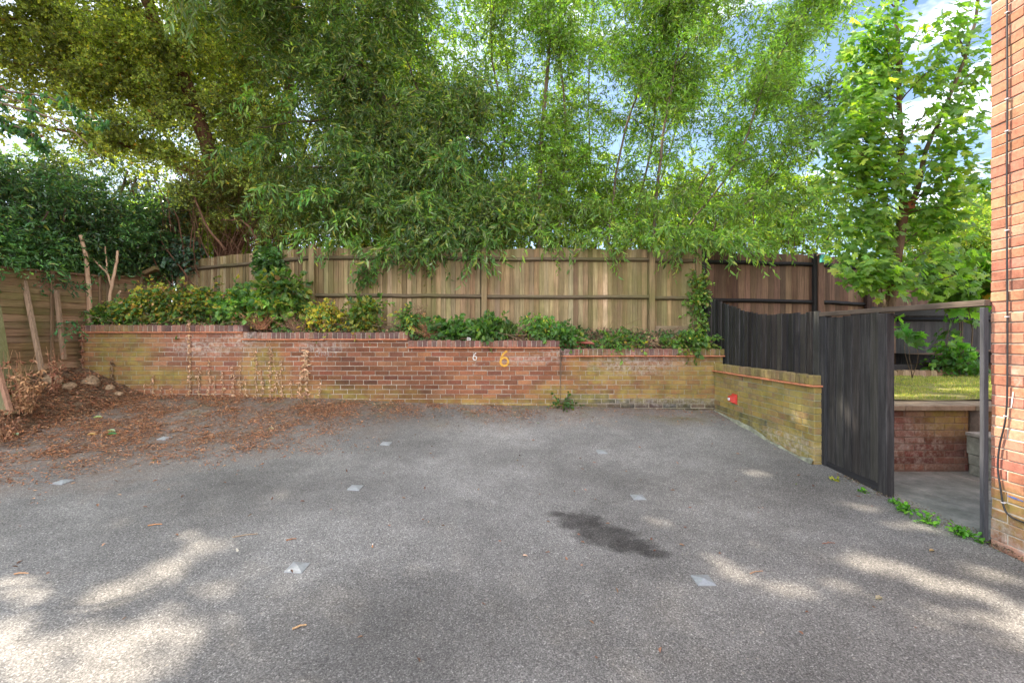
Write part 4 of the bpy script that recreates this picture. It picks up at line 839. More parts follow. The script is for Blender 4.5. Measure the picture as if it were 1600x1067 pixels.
PALC = [(0.312,0.397,0.096),(0.213,0.282,0.084),(0.475,0.525,0.108),(0.150,0.198,0.072),(0.625,0.563,0.108),(0.650,0.358,0.084)]
twigs(lb, st, nrm(d+np.array([0,-.2,.05])), .17, 10, .062, .040, PALC, [5,4.5,2.4,2.2,.25,.10], T_DIA, .25, 1.2, .1, False, g=g, jit=.24)
part('trunk', tb_, M_CBARK, cf, smooth=True); part('crown', lb, M_NEEDLE, cf)
# bare scrubby growth under the cypress behind the fence
g = np.random.default_rng(33)
sc = thing('twiggy_shrub', 'tangled half-dead twiggy shrub between cypress and fence with bare brown stems', 'shrub', (-4.4, 9.3, 1.2)); tb_, lb = MB(), MB()
for k in range(60):
    x = g.uniform(270, 500); a = P(x, 470, g.uniform(8.9, 9.8)); b = P(x+g.normal(0, 50), g.uniform(250, 350), g.uniform(8.8, 9.6)); mid = (a+b)/2+g.normal(0,.15,3)
    q = limb(tb_, [a, mid, b], g.uniform(.007,.022), .004, 12, .02, 4, g); side_branches(tb_, q, 8, .5, .1, g, .004, .3)
limb(tb_, [P(352,392,8.8), P(322,350,8.8), P(300,300,8.9), P(280,270,9)], .025, .012, 14, .01, 6, g); limb(tb_, [P(410,395,8.8), P(385,350,8.8), P(345,345,8.8)], .028, .012, 14, .01, 6, g)
cs = np.concatenate([in_ell(P(350,290,9.1), (.9,.3,.45), 90, g), in_ell(P(420,320,9.3), (1.0,.3,.6), 90, g), in_ell(P(330,350,9.5), (1.0,.3,.4), 70, g)]); st, d = clumps(cs, .2, 6, g, .6)
twigs(lb, st, d, .24, 9, .06, .02, [(.12,.15,.03),(.20,.14,.04),(.08,.085,.03),(.16,.09,.04)], [3,1.5,3,1.2], T_DIA, .3, 1.0, .1, False, flat=1, g=g)
part('stems', tb_, M_CBARK, sc); part('foliage', lb, M_NEEDLE, sc)
g = np.random.default_rng(34)
iv = thing('ivy_mass', 'blue-green glossy ivy mass in the corner where the two fences meet', 'ivy', (-6.3, 9.5, 1.5)); tb_, lb = MB(), MB()
for k in range(8): limb(tb_, [P(255+k*8, 470, 9.6), P(250+k*9, 400, 9.6), P(245+k*10, 330, 9.7)], .012, .005, 8, .03, 4, g)
cs = np.concatenate([in_ell(P(262,350,9.6), (.55,.4,.85), 130, g), in_ell(P(285,400,9.2), (.5,.2,.3), 60, g)]); st, d = clumps(cs, .15, 5, g)
twigs(lb, st, d, .18, 6, .075, .07, [(.06,.12,.075),(.085,.16,.10),(.04,.08,.05),(.14,.22,.06)], [3,2,2,.5], T_OVA, .6, .8, .5, False, g=g)
part('stems', tb_, M_BARK, iv); part('foliage', lb, M_LEAFG, iv)

# --- laurel bush over the left fence
g = np.random.default_rng(41)
la = thing('laurel_bush', 'dense dark green glossy laurel bush bulging over the left fence', 'bush', (-7.8, 7.8, 1.2)); tb_, lb = MB(), MB()
for k in range(9):
    a = np.array([-7.7, 6.2+k*.4, 1.2]); limb(tb_, [a, a+np.array([.1,0,1.2])+g.normal(0,.1,3), a+np.array([.3,0,2.2])+g.normal(0,.2,3)], .03, .012, 10, .02, 5, g)
cs = np.concatenate([in_ell((-7.95,7.0,3.3), (.75,1.3,.85), 230, g, .3), in_ell((-7.65,9.1,3.35), (.85,.9,.95), 200, g, .3), in_ell((-7.4,6.3,2.8), (.4,.9,.4), 80, g, .4), in_ell((-7.4,8.0,2.85), (.28,1.2,.3), 70, g, .4), in_ell((-7.7,8.0,3.4), (.7,.9,.9), 130, g, .3)])
st, d = clumps(cs, .20, 9, g); twigs(lb, st, nrm(d+np.array([.3,-.2,.1])), .28, 9, .085, .032, [(.075,.17,.06),(.105,.23,.07),(.05,.12,.05),(.18,.32,.07),(.33,.36,.09)], [4,3,3,1.2,.3], T_OVA, .35, .8, .25, True, (.10,.08,.04), g=g)
q = P(130,410,7.0); cs = np.array([P(x,y,6.8)+g.normal(0,.03,3) for x,y in ((70,425),(85,430),(100,438),(112,445),(122,452),(60,420),(10,440),(115,505),(120,512),(105,505)) for _ in range(3)])
twigs(lb, cs, unit(len(cs),g)*.7+np.array([.5,-.2,-.1]), .22, 8, .06, .025, [(.03,.10,.04),(.05,.14,.05)], [1,1], T_OVA, .5, .8, .4, True, (.10,.08,.04), g=g)
part('stems', tb_, M_BARK, la); part('foliage', lb, M_LEAFG, la)

# --- cherry branch reaching in from the left
g = np.random.default_rng(51)
ch = thing('cherry_tree', 'cherry tree beyond the left edge reaching drooping leafy boughs into the photo', 'tree', (-7.6, 4.9, 1.0)); tb_, lb = MB(), MB()
limb(tb_, [(-7.6,4.9,.6), (-7.6,4.95,2.5), (-7.5,4.95,4.3), (-7.3,4.9,6.2)], .11, .05, 16, .02, 8, g)
bq = [[(-7.5,4.95,4.0), P(-60,120,5.1), P(0,140,5.1), P(70,152,5.0), P(120,172,5.0), P(168,197,4.95)], [(-7.5,4.95,3.9), P(-60,150,5.0), P(10,165,4.9), P(70,180,4.9), P(120,210,4.9), P(158,248,4.9)], [(-7.5,4.95,3.7), P(-50,170,5.2), P(0,190,5.2), P(40,205,5.2), P(72,232,5.2)], [(-7.5,4.95,4.3), P(-60,100,5.3), P(0,148,5.3), P(50,165,5.2)]]
for c in bq:
    q = limb(tb_, c, .02, .004, 30, .006, 5, g); q = q[8:]; k = np.repeat(q, 12, axis=0)+g.normal(0,.035,(len(q)*12,3)); n = len(k)
    d = nrm(np.c_[g.normal(.3,.5,n), g.normal(-.2,.4,n), g.normal(-.9,.3,n)]); kk = keep(k)
    inst(lb, T_OVA, k[kk], d[kk], np.cross(d, unit(n,g))[kk], .085*g.uniform(.7,1.2,n)[kk], .042*g.uniform(.7,1.2,n)[kk], palette(n, [(.06,.16,.05),(.05,.12,.06),(.12,.22,.05),(.22,.09,.05)], [4,3,1.5,.35], .2, g)[kk])
cs = in_ell((-8.0,4.6,6.6), (1.5,1.3,1.2), 90, g); st, d = clumps(cs, .25, 8, g); twigs(lb, st, d, .35, 9, .09, .045, [(.06,.16,.05),(.05,.12,.05)], [1,1], T_OVA, .6, .8, .4, False, g=g)
part('trunk', tb_, M_BARK, ch, smooth=True); part('crown', lb, M_LEAF, ch)

# --- maple in the garden
g = np.random.default_rng(61)
mp = thing('maple_tree', 'young maple with forked trunk and broad lobed leaves behind the gateway', 'tree', (5.2, 6.6, .8)); tb_, lb = MB(), MB()
MD = 6.6
t0 = limb(tb_, [P(1368,615,MD), P(1378,540,MD), P(1392,465,MD), P(1402,400,MD), P(1411,335,MD)], .085, .062, 20, .004, 9, g)
ta = limb(tb_, [P(1411,335,MD), P(1410,290,MD), P(1407,200,MD), P(1404,100,MD), P(1400,0,MD), P(1392,-200,MD)], .045, .018, 24, .006, 7, g)
tc = limb(tb_, [P(1411,335,MD), P(1432,300,MD), P(1447,240,MD), P(1466,190,MD+.1), P(1500,110,MD+.1), P(1530,0,MD+.2), P(1545,-150,MD+.2)], .04, .014, 24, .006, 7, g)
br = []
for (path, x1, y1, d1) in ((ta,1320,200,6.3),(ta,1300,250,6.6),(ta,1360,130,6.2),(ta,1350,60,6.4),(ta,1370,20,6.2),(tc,1530,200,6.2),(tc,1540,290,6.5),(tc,1500,260,6.2),(ta,1480,90,6.3),(ta,1440,40,6.2),(tc,1545,100,6.8),(t0,1330,320,6.4),(t0,1350,420,6.2),(t0,1450,390,6.3),(t0,1480,340,6.6),(t0,1320,380,6.8),(t0,1530,420,6.6),(ta,1330,170,6.9),(ta,1450,170,6.2),(tc,1480,20,6.4),(t0,1390,420,6.2),(ta,1310,-60,6.5),(ta,1430,-80,6.3),(tc,1500,-60,6.5),(ta,1360,260,6.3),(ta,1300,210,6.4),(ta,1310,285,6.4),(ta,1335,235,6.2),(ta,1350,180,6.3),(t0,1345,350,6.5),(t0,1350,400,6.6),(ta,1335,110,6.5),(ta,1380,70,6.3),(tc,1500,330,6.4),(tc,1520,150,6.5)):
    b = P(x1, y1, d1); i = int(np.argmin(np.abs(path[:,2]-(b[2]-.45)))); a = path[i]; q = limb(tb_, [a, a*.5+b*.5+np.array([0,0,.06]), b], .012, .004, 12, .01, 5, g); br.append(q)
    br += side_branches(tb_, q, 4, .45, .1, g, .004, .3)
cs = np.concatenate([q[len(q)//3:] for q in br]); st, d = clumps(cs, .25, 6, g); tk = np.concatenate([t0, ta]); dx = np.min(np.hypot(st[:,None,0]-tk[None,:,0], st[:,None,2]-tk[None,:,2]), 1); ok = (dx > .13) | (st[:,1] > 6.55) | (g.random(len(st)) < .2); st, d = st[ok], d[ok]; n = len(st)
dd = nrm(np.c_[d[:,0]+g.normal(0,.4,n), d[:,1]-.35, -.75+g.normal(0,.4,n)]); nv = nrm(np.array([0,-.55,.8])+.75*unit(n,g))
inst(lb, T_MAP, st, dd, nv, .122*g.uniform(.5,1.25,n), .122*g.uniform(.5,1.25,n), palette(n, [(.15,.29,.06),(.11,.23,.055),(.24,.40,.07),(.36,.48,.09)], [4,3,3,1.2], .15, g))
part('trunk', tb_, M_BARK, mp, smooth=True); part('crown', lb, M_LEAF, mp)
q = P(1420,322,6.5); nb = thing('nest_box', 'small brown wooden nest box hanging in the fork of the maple', 'nest box', q-np.array([0,0,.06]))
mb = MB(); cbox(mb, q+np.array([-.055,-.05,-.055]), (.11,0,.01), (0,.09,0), (0,0,.10), .004); part('box', mb, M_NEST, nb); mb = MB(); cbox(mb, q+np.array([-.07,-.07,.048]), (.14,0,.012), (0,.12,0), (0,0,.014), .003); part('roof', mb, M_NEST, nb)
mb = MB(); tube(mb, [q+np.array([0,-.051,.005]), q+np.array([0,-.056,.005])], .014, 10, (0,0,0)); part('hole_shade_disc', mb, M_CABLE, nb)  # black disc stands in for the shade inside the hole

# --- plants beyond the fence line
def bush(name, label, cat, ells, nsub, per, K, ll, lw, pal, wts, seed, T=T_OVA, mat=M_LEAF, r=.25, base=None, Lt=.3, group=None, droop=.4, carve=True, stemr=.02, flat=0, dirb=(0,0,.1), flatr=False):
    g = np.random.default_rng(seed); c0 = np.array(ells[0][0]); base = base if base is not None else (c0[0], c0[1], c0[2]-ells[0][1][2]-.2)
    o = thing(name, label, cat, base, group); tb_, lb = MB(), MB(); cs = np.concatenate([in_ell(c, rr, max(3, int(nsub*np.prod(rr)**(2/3)/sum(np.prod(e[1])**(2/3) for e in ells))), g, .4) for c, rr in ells])
    if flatr: cs = np.concatenate([cs, np.array(ells[0][0])+(cs[:len(cs)//3]-np.array(ells[0][0]))*np.array([1.15,1,1.75])+g.normal(0,.03,(len(cs)//3,3))])
    for k in range(min(9, max(3, len(cs)//12))):
        b = cs[g.integers(len(cs))]; a = np.array(base)+g.normal(0,.004,3)*np.array([1,1,0]); limb(tb_, [a, (a+b)/2+g.normal(0,.06,3), b], stemr, stemr*.3, 8, .01, 5, g)
    st, d = clumps(cs, r, per, g); twigs(lb, st, nrm(d+np.array(dirb)), Lt, K, ll, lw, pal, wts, T, droop, .8, .25, True, (.13,.11,.05), carve=carve, g=g, flat=flat)
    part('stems', tb_, M_BARK, o); part('foliage', lb, mat, o); return o
bush('sunlit_bush', 'bright yellow-green sunlit bush between the maple and the brick building', 'bush', [(P(1500,400,10.5),(1.1,.8,.95)),(P(1540,370,11.5),(.9,.8,.9))], 230, 9, 8, .10, .04, [(.16,.26,.04),(.10,.19,.04),(.24,.32,.06),(.35,.30,.06)], [3,2,2,.4], 71)
bush('distant_tree', 'pale distant tree crown low on the horizon by the building edge', 'tree', [(P(1530,350,24),(2.4,1.6,1.6)),(P(1440,360,26),(3.5,1.5,1.7))], 150, 9, 9, .20, .10, [(.13,.19,.05),(.17,.23,.06)], [1,1], 72, r=.5, base=(24,24,.8), stemr=.12, Lt=.6)
BKP = [(.15,.25,.045),(.11,.19,.045),(.23,.34,.05),(.34,.42,.06)]
for i, (x, y, D, rx, rz, lab) in enumerate(((1230,340,11.5,1.6,1.3,'dark green bush behind the fence below the right of the willow'),(1060,340,11.8,1.7,1.5,'leafy bush behind the fence under the willow right of the tall stem'),(890,340,11.6,1.6,1.6,'green bush behind the fence below the tall straight willow stem'),(720,330,11.8,1.7,1.7,'shadowed bush behind the fence left of the straight willow stem'),(560,320,11.6,1.7,1.7,'dark bush behind the leaning willow trunk'),(420,330,11.9,1.4,1.4,'dim bush behind the tangled twiggy shrub'),(300,360,11.5,1.4,.9,'dim bush behind the foot of the cypress trunk'))):
    bush('background_bush', lab, 'bush', [(P(x,y,D),(rx,.8,rz))], 130, 9, 9, .11, .045, BKP, [3,3,2,1 if i < 3 else .2], 80+i, base=(P(x,y,D)[0], D, 1.0), group='bushes standing behind the fence', r=.3)
for i, (x, y, D, rx, rz, lab) in enumerate(((590,120,13,2.2,2.8,'dark conifer-like tree showing between the leaning willow and its sprays'),(120,285,17,3.6,1.6,'thin far tree seen in the sky gap above the laurel bush'),(400,160,14,3.6,4.2,'dark far tree filling in behind the cypress limb'))):
    bush('far_tree', lab, 'tree', [(P(x,y,D),(rx,1.0,rz))], [240,260,420][i], 9, 9, .12, .05, [(.09,.14,.045),(.06,.10,.04),(.14,.18,.05)], [3,3,1], 95+i, base=(P(x,y,D)[0], D, .9), stemr=.12, r=.35, T=T_DIA)
# garden plants through the gate
LOB = [(.08,.21,.05),(.06,.16,.045),(.13,.28,.055),(.2,.34,.07)]
bush('garden_shrub', 'low rounded green shrub on the far edge of the lawn', 'shrub', [(P(1496,562,8.1),(.38,.25,.17))], 34, 4, 5, .10, .085, LOB, [3,2,2,.6], 101, r=.12, base=P(1490,585,8.2), Lt=.2, stemr=.01)
bush('garden_seedling', 'broad-leaved shoots hanging beside the black gate post over the lawn', 'plant', [(P(1412,515,7.2),(.14,.12,.20)),(P(1436,548,7.4),(.12,.1,.08))], 11, 3, 3, .13, .12, LOB, [3,2,2,.3], 102, T=T_MAP, r=.10, base=P(1425,590,7.5), Lt=.16, stemr=.006, dirb=(0,-.3,0))
bush('leafy_climber', 'spray of lobed leaves rising against the black garden fence', 'plant', [(P(1486,503,8.0),(.20,.1,.12)),(P(1478,535,8.0),(.08,.08,.14))], 5, 2, 3, .14, .13, LOB, [3,2,2,.3], 103, T=T_MAP, r=.10, base=P(1480,585,8.1), Lt=.16, stemr=.006, dirb=(0,-.3,0))
bush('fatsia_plant', 'big-leaved plant with fanned leaves above the top rail beside the building', 'plant', [(P(1500,440,7.9),(.5,.3,.30)),(P(1530,425,7.9),(.3,.3,.28))], 30, 4, 5, .22, .22, [(.09,.20,.04),(.14,.27,.05),(.06,.14,.04),(.38,.26,.05)], [3,3,2,.2], 104, T=T_MAP, r=.14, base=P(1505,590,8.0), Lt=.22, stemr=.015, dirb=(0,-.3,.1))

# ================================================================== BED PLANTS ALONG THE WALL
BRA = [(.11,.22,.06),(.075,.165,.055),(.17,.29,.07),(.30,.32,.08),(.50,.40,.07),(.38,.23,.11)]
def bedp(name, label, cat, x, y, rx, ry, nsub, seed, w=(4,3,2,.8,.3,.2), D=7.62, ll=.060, lw=.045, T=T_OVA, group=None, per=6, K=6, pal=BRA, rd=.16):
    c = P(x, y+(4 if ry < 40 else 0), D); r_ = (rx/F*D, rd, ry/F*D*(.82 if ry < 40 else 1)); nsub = int(nsub*.62); ll *= 1.15; lw *= 1.15; base = np.array([c[0], c[1], float(bedz(c[0], c[1]))-.02])
    return bush(name, label, cat, [(c, r_)], nsub, per, K, ll, lw, pal, w, seed, T=T, r=.085, base=base, Lt=.19, stemr=.006, carve=False, droop=.3, group=group, dirb=(0,-.25,.15), flatr=ry < 40)
bedp('bramble', 'leafy green bramble at the far left end of the wall top under the bare stems', 'bramble', 186, 489, 44, 15, 60, 201)
bedp('bramble', 'green and yellow mottled bramble above the faded writing on the left length of wall', 'bramble', 235, 476, 45, 30, 75, 202, (2.5,2,2,2.6,2.2,1.6))
bedp('bramble', 'dense bramble with yellowing leaves in front of the receding fence end', 'bramble', 300, 480, 45, 30, 80, 203, (2.5,2,2.4,2.4,1.6,1.4))
bedp('bramble', 'fresh green bramble just left of the tallest bramble', 'bramble', 365, 478, 36, 28, 60, 204, (4,3,3,1,.4,.3), ll=.07, lw=.06)
bedp('bramble', 'tallest bramble, with large pale green leaves standing up the fence', 'bramble', 437, 462, 38, 46, 80, 205, (3,1.5,4,1.5,.2,.1), ll=.085, lw=.075, per=5)
bedp('bramble', 'bramble with bright yellow leaves right of the first step in the wall', 'bramble', 505, 495, 30, 20, 50, 206, (1.5,1,2,3,5,1), ll=.055)
bedp('bramble', 'upright light green shoot standing alone against the fence boards', 'bramble', 572, 485, 16, 22, 20, 207, (2,1,4,3,1,.1), ll=.075, lw=.06)
bedp('bramble', 'small yellow-green weed tuft on the wall edge below the light green shoot', 'weed', 560, 510, 32, 11, 30, 208, (2,1,3,3,3,.5), ll=.05)
bedp('bramble', 'dark-stemmed bramble sprig left of the orange dry weeds', 'bramble', 640, 498, 16, 15, 18, 209, (3,3,2,2,.5,.5))
bedp('bramble', 'deep green broad-leaved bramble hanging over the wall by the white flower', 'bramble', 708, 516, 32, 15, 50, 210, (5,5,1,.1,.05,0), ll=.085, lw=.075, D=7.6, per=4)
bedp('bramble', 'deep green bramble mound left of the yellow painted 6', 'bramble', 762, 514, 28, 15, 40, 211, (5,4,2,.2,.05,0), ll=.075, lw=.062, D=7.55)
bedp('bramble', 'mid green bramble clump above the end of the third length of wall', 'bramble', 845, 512, 30, 14, 32, 212, (4,3,3,.8,.3,.2))
bedp('bramble', 'dark green bramble patch beside the broken roof tiles', 'bramble', 886, 522, 18, 12, 26, 213, (5,4,1,.1,.05,0), ll=.07, lw=.06, D=7.55)
bedp('ivy_patch', 'trailing light green ivy left of centre on the lowest length of wall', 'ivy', 960, 535, 46, 10, 26, 214, (4,3,4,1,.2,.1), D=7.5)
bedp('ivy_patch', 'trailing ivy over the wall edge at the right end of the bed', 'ivy', 1075, 533, 34, 12, 30, 215, (4,2,4,1.4,.1,.1), D=7.5, ll=.065, lw=.06)
bedp('ivy_climber', 'narrow green ivy climbing the post where tan and black fences meet', 'ivy', 1090, 465, 5, 50, 34, 216, (3,1,5,2,.1,0), D=7.98, ll=.055, lw=.05, rd=.05)
bedp('fence_ivy', 'dark ivy hanging over the fence top left of the first post', 'ivy', 425, 405, 16, 18, 34, 217, (3,6,.5,0,0,0), D=8.25, ll=.065, lw=.06, rd=.1)
bedp('fence_ivy', 'dark leafy sprig poking through the boards below the willow', 'ivy', 572, 422, 16, 10, 10, 218, (3,5,.5,0,0,0), D=8.02, ll=.065, lw=.04, rd=.03)
bedp('corner_weed', 'tiny green weed at the foot of the wall below the third step', 'weed', 877, 628, 8, 7, 8, 219, (4,4,1,.2,0,0), D=7.24, ll=.05, lw=.04, rd=.05)
# grassy tuft
g = np.random.default_rng(222); mb = MB(); c = P(792, 522, 7.55); n = 260; p = c+g.normal(0,.05,(n,3))*np.array([1,1,.2]); inst(mb, T_LAN, p, nrm(g.normal(0,.45,(n,3))+np.array([0,-.1,1])), unit(n,g), g.uniform(.12,.26,n), .008, palette(n, [(.14,.22,.06),(.22,.26,.09),(.10,.16,.05)], [2,1,2], .2, g))
solo('grass_tuft', mb, M_LEAF, 'tuft of long thin grass blades above the yellow painted 6', 'grass', c)
# white flower
q = P(732, 530, 7.33); fl = thing('white_flower', 'small white flower head in the dark green bramble above the white 6', 'flower', q); mb = MB(); tube(mb, [q+np.array([0,.08,-.05]), q], .002, 4); part('stem', mb, M_LEAF, fl)
mb = MB(); a = np.linspace(0, 2*np.pi, 11)[:-1]; inst(mb, T_OVA, np.tile(q, (10,1))+g.normal(0,.008,(10,3)), np.c_[np.cos(a), -.3+0*a, np.sin(a)], np.tile([0,-1.0,.1], (10,1)), .032, .016, (.75,.74,.72)); part('petals', mb, M_DRY, fl)
# ground cover and dead stalks over the bed
g = np.random.default_rng(230); mb = MB(); n = 9000; x = g.uniform(-6.8, 3.36, n); y = 7.40+.65*g.random(n)**1.1; ny = (vn(x*2.2, y*3) > .30); x, y = x[ny], y[ny]; n = len(x); p = np.c_[x, y, bedz(x, y)+g.uniform(0,.07,n)]
grn = np.clip(vn(x*1.3+4, y*2)*1.3, 0, 1); cA = palette(n, [(.07,.15,.04),(.10,.19,.05),(.05,.10,.035)], [2,1,2], .2, g); cB = palette(n, [(.26,.17,.09),(.16,.10,.06),(.36,.25,.15),(.12,.075,.05)], [3,3,1,2], .2, g); pick = (g.random(n) < grn*.75)[:, None]
inst(mb, T_OVA, p, nrm(g.normal(0,.8,(n,3))+np.array([0,-.3,.25])), nrm(unit(n,g)*.7+np.array([0,-.4,.8])), g.uniform(.03,.075,n), g.uniform(.02,.05,n), np.where(pick, cA, cB))
for k in range(420):
    x = g.uniform(-6.7, 3.3); y = g.uniform(7.45, 8.0); a = np.array([x, y, float(bedz(x, y))]); d = np.array([g.normal(0,.35), g.normal(-.1,.12), abs(g.normal(.08,.1))]); tube(mb, [a, a+d*.5+np.array([0,0,.03]), a+d], .0035, 3, palette(1, [(.28,.19,.11),(.18,.11,.07),(.36,.27,.17)], [1,1,1], .2, g)[0], cap=False)
solo('bed_ground_cover', mb, M_DRY, 'mixed low weeds, dead leaves and brown stalks covering the bed on top of the brick wall', 'weeds', kind='stuff')
# orange dry weeds
def dryweed(x, y, D, h, n, label, seed, pal=((.34,.15,.07),(.42,.22,.11),(.25,.12,.07)), spread=.18, group=None, name='dry_weed', ll=.03, leafy=.5, base=None):
    g = np.random.default_rng(seed); c = P(x, y, D) if base is None else np.array(base); mb = MB()
    for k in range(n):
        a = c+g.normal(0,.035,3)*np.array([1,1,0]); b = a+np.array([g.normal(0,spread), g.normal(0,spread*.4), h*g.uniform(.5,1.0)]); q = smooth_path([a, (a+b)/2+g.normal(0,.03,3), b], 6, .006, g); tube(mb, q, [.003,.0012], 3, palette(1, pal, [1]*len(pal), .2, g)[0], cap=False)
        m = int(10*leafy)+2; t = g.uniform(.2, 1, m); pp = np.array([q[int(v*5)] for v in t]); inst(mb, T_OVA, pp, nrm(g.normal(0,.6,(m,3))+np.array([0,0,-.5])), unit(m,g), ll*g.uniform(.6,1.3,m), ll*.5, palette(m, pal, [1]*len(pal), .25, g))
    return solo(name, mb, M_DRY, label, 'dry weed', c, group)
dryweed(668, 528, 7.55, .30, 60, 'orange-brown dried weed clump above the join before the white 6', 240)
dryweed(412, 515, 7.45, .35, 70, 'brown dried weed tangle drooping at the first step in the wall', 241, spread=.2)
dryweed(468, 518, 7.5, .30, 50, 'dead brown stalks under the tallest bramble', 242, pal=((.22,.12,.07),(.30,.19,.11)))
for k_, (x_, h_) in enumerate(((205,.42),(262,.5),(330,.46),(395,.5),(520,.34),(545,.3),(690,.3),(860,.24),(985,.2),(1020,.22))):
    dryweed(0,0,0, h_, 9, 'thin brown dead stalks on the wall top '+['in the first bramble at far left','in the mottled bramble','between the two left brambles','left of the tallest bramble','right of the yellow-leaved bramble','left of the light green shoot','just right of the orange dry weeds','left of the broken tiles','in the ivy on the lowest wall length','right of the ivy near the fence post'][k_], 700+k_, base=(lambda X: np.array([X, 7.62, float(bedz(X, 7.62))]))((x_-CX)/F*7.62), pal=((.42,.27,.16),(.32,.20,.12),(.52,.38,.24)), spread=.10, group='dead stalks among the brambles', name='dead_stalks', ll=.035, leafy=1.2)
dryweed(0,0,0, .34, 30, 'brown seed stalks against the fence left of the centre post', 243, base=P(655,500,7.7), pal=((.30,.20,.12),(.22,.14,.09)), spread=.08)
# dried climbers on the wall
g = np.random.default_rng(250)
def vine(x, y0, y1, label, seed, group=None, D=7.26, ll=.045, dens=1.0, lean=0, pal=((.50,.32,.19),(.38,.23,.13),(.58,.40,.26))):
    g = np.random.default_rng(seed); a = G(x, y0+2) if D > 7 else P(x, y0, D); a[1] = D; a[0] = (x-CX)/F*D; a[2] = EYE-(y0-HY)/F*D-.02; b = P(x+lean, y1, D+.012); mb = MB(); m = max(6, int((y0-y1)/8)); q = smooth_path([a, (a+b)/2+g.normal(0,.015,3)*np.array([1,.3,0]), b], m+4, .006, g); tube(mb, q, [.0045,.002], 4, (.42,.28,.17))
    n = int((y0-y1)*1.0*dens); t = g.random(n); pp = np.array([q[int(v*(len(q)-1))] for v in t])+g.normal(0,.010,(n,3))*np.array([1,.4,1]); pp[:,1] = np.minimum(pp[:,1], D+.02)
    inst(mb, T_OVA, pp, nrm(g.normal(0,.5,(n,3))*np.array([1,.4,1])+np.array([0,-.1,-.7])), nrm(np.array([0,-1.0,.2])+.5*unit(n,g)), ll*g.uniform(.5,1.3,n), ll*.45*g.uniform(.6,1.2,n), palette(n, pal, [1]*len(pal), .2, g))
    return solo('dried_vine', mb, M_DRY, label, 'dried vine', a, group)
VG = 'thin dried stems standing against the brick wall'
ORD = 'leftmost second third fourth fifth sixth seventh eighth ninth tenth eleventh twelfth thirteenth fourteenth fifteenth sixteenth seventeenth eighteenth rightmost'.split()
for k, (x, y1, dn) in enumerate(sorted(((296,500,1.4),(311,572,1.1),(325,560,.8),(346,580,.6),(363,570,.9),(375,560,.5),(400,545,.5),(408,575,.6),(423,540,1.0),(431,575,.7),(240,585,1.0),(250,600,.6),(385,590,.6),(335,590,.5),(440,560,.5),(455,590,.5),(228,600,.4),(270,600,.4),(500,590,.4)))):
    vine(x, 617, y1, ('tall ' if y1 < 555 else 'short ' if y1 > 584 else '')+'pale dried stem against the brick wall, '+ORD[k]+(' of the nineteen' if 0 < k < 18 else ' of the nineteen')+(' counted from the left' if 0 < k < 18 else ' stems'), 260+k, VG, ll=.048, dens=dn)
vine(478, 620, 545, 'thickest curled dried vine on the wall below the ONLY lettering', 290, ll=.07, dens=1.3); vine(466, 620, 560, 'curly dried vine leaning beside the thickest one', 291, ll=.06, dens=1.2, lean=12)
vine(442, 618, 530, 'long diagonal bare dried stem crossing the wall bricks', 292, ll=.03, dens=.3, lean=-22)
vine(130, 592, 505, 'rust-brown dried creeper on the left end of the brick wall', 293, ll=.05, dens=1.6, pal=((.26,.12,.07),(.32,.17,.10)))
vine(175, 600, 560, 'grey-brown tangled dead weed near the left end of the wall', 294, ll=.05, dens=1.6, pal=((.20,.14,.08),(.14,.09,.05)))
# dry weeds by the left fence
dryweed(25, 645, 5.6, .85, 14, 'tall brown dead dock stem with pointed seed head by the left fence', 300, pal=((.24,.11,.06),(.32,.17,.09)), spread=.10, ll=.05, leafy=1.3)
dryweed(42, 645, 5.5, .62, 16, 'tan dried weed with hanging curled leaves in the left corner', 301, pal=((.38,.22,.11),(.30,.16,.08)), spread=.10, ll=.065, leafy=1.0)
dryweed(88, 612, 6.3, .70, 12, 'reddish dead weed against the fence boards behind the stones', 302, pal=((.28,.12,.07),(.36,.2,.11)), spread=.06, ll=.045, leafy=1.2)
dryweed(140, 608, 6.95, .32, 16, 'small brown dead weed between the stones and wall end', 303, pal=((.34,.19,.10),(.24,.12,.07)), spread=.08, ll=.045)
dryweed(5, 690, 5.0, .45, 16, 'low brown dead weeds at the left edge of the photo', 304, pal=((.26,.13,.07),(.18,.09,.05)), spread=.15, ll=.05)
# bare sapling stems
g = np.random.default_rng(310)
mb = MB(); limb(mb, [P(140,505,7.5), P(140,470,7.48), P(137,430,7.45), P(133,395,7.42), P(126,368,7.4)], .040, .026, 24, .003, 8, g); solo('bare_stem', mb, M_PALE, 'pale bare cut sapling trunk standing at the left end of the bed', 'stem', P(140,505,7.5), smooth=True)
mb = MB(); limb(mb, [P(170,505,7.7), P(171,480,7.7), P(174,450,7.7), P(180,420,7.7), P(184,392,7.7)], .032, .018, 20, .003, 7, g); limb(mb, [P(174,447,7.7), P(168,428,7.7), P(155,415,7.68), P(142,402,7.66), P(138,395,7.66)], .018, .010, 16, .003, 6, g); limb(mb, [P(167,426,7.7), P(166,405,7.7), P(164,385,7.7)], .013, .008, 10, .003, 6, g)
solo('forked_stem', mb, M_PALE, 'pale bare forked sapling right of the cut trunk', 'stem', P(171,490,7.7), smooth=True)
mb = MB(); limb(mb, [P(181,480,7.7), P(185,462,7.7), P(188,455,7.7)], .020, .014, 8, .003, 6, g); solo('cut_stump', mb, M_PALE, 'short pale cut stem leaning right beside the forked sapling', 'stem', P(181,480,7.7))
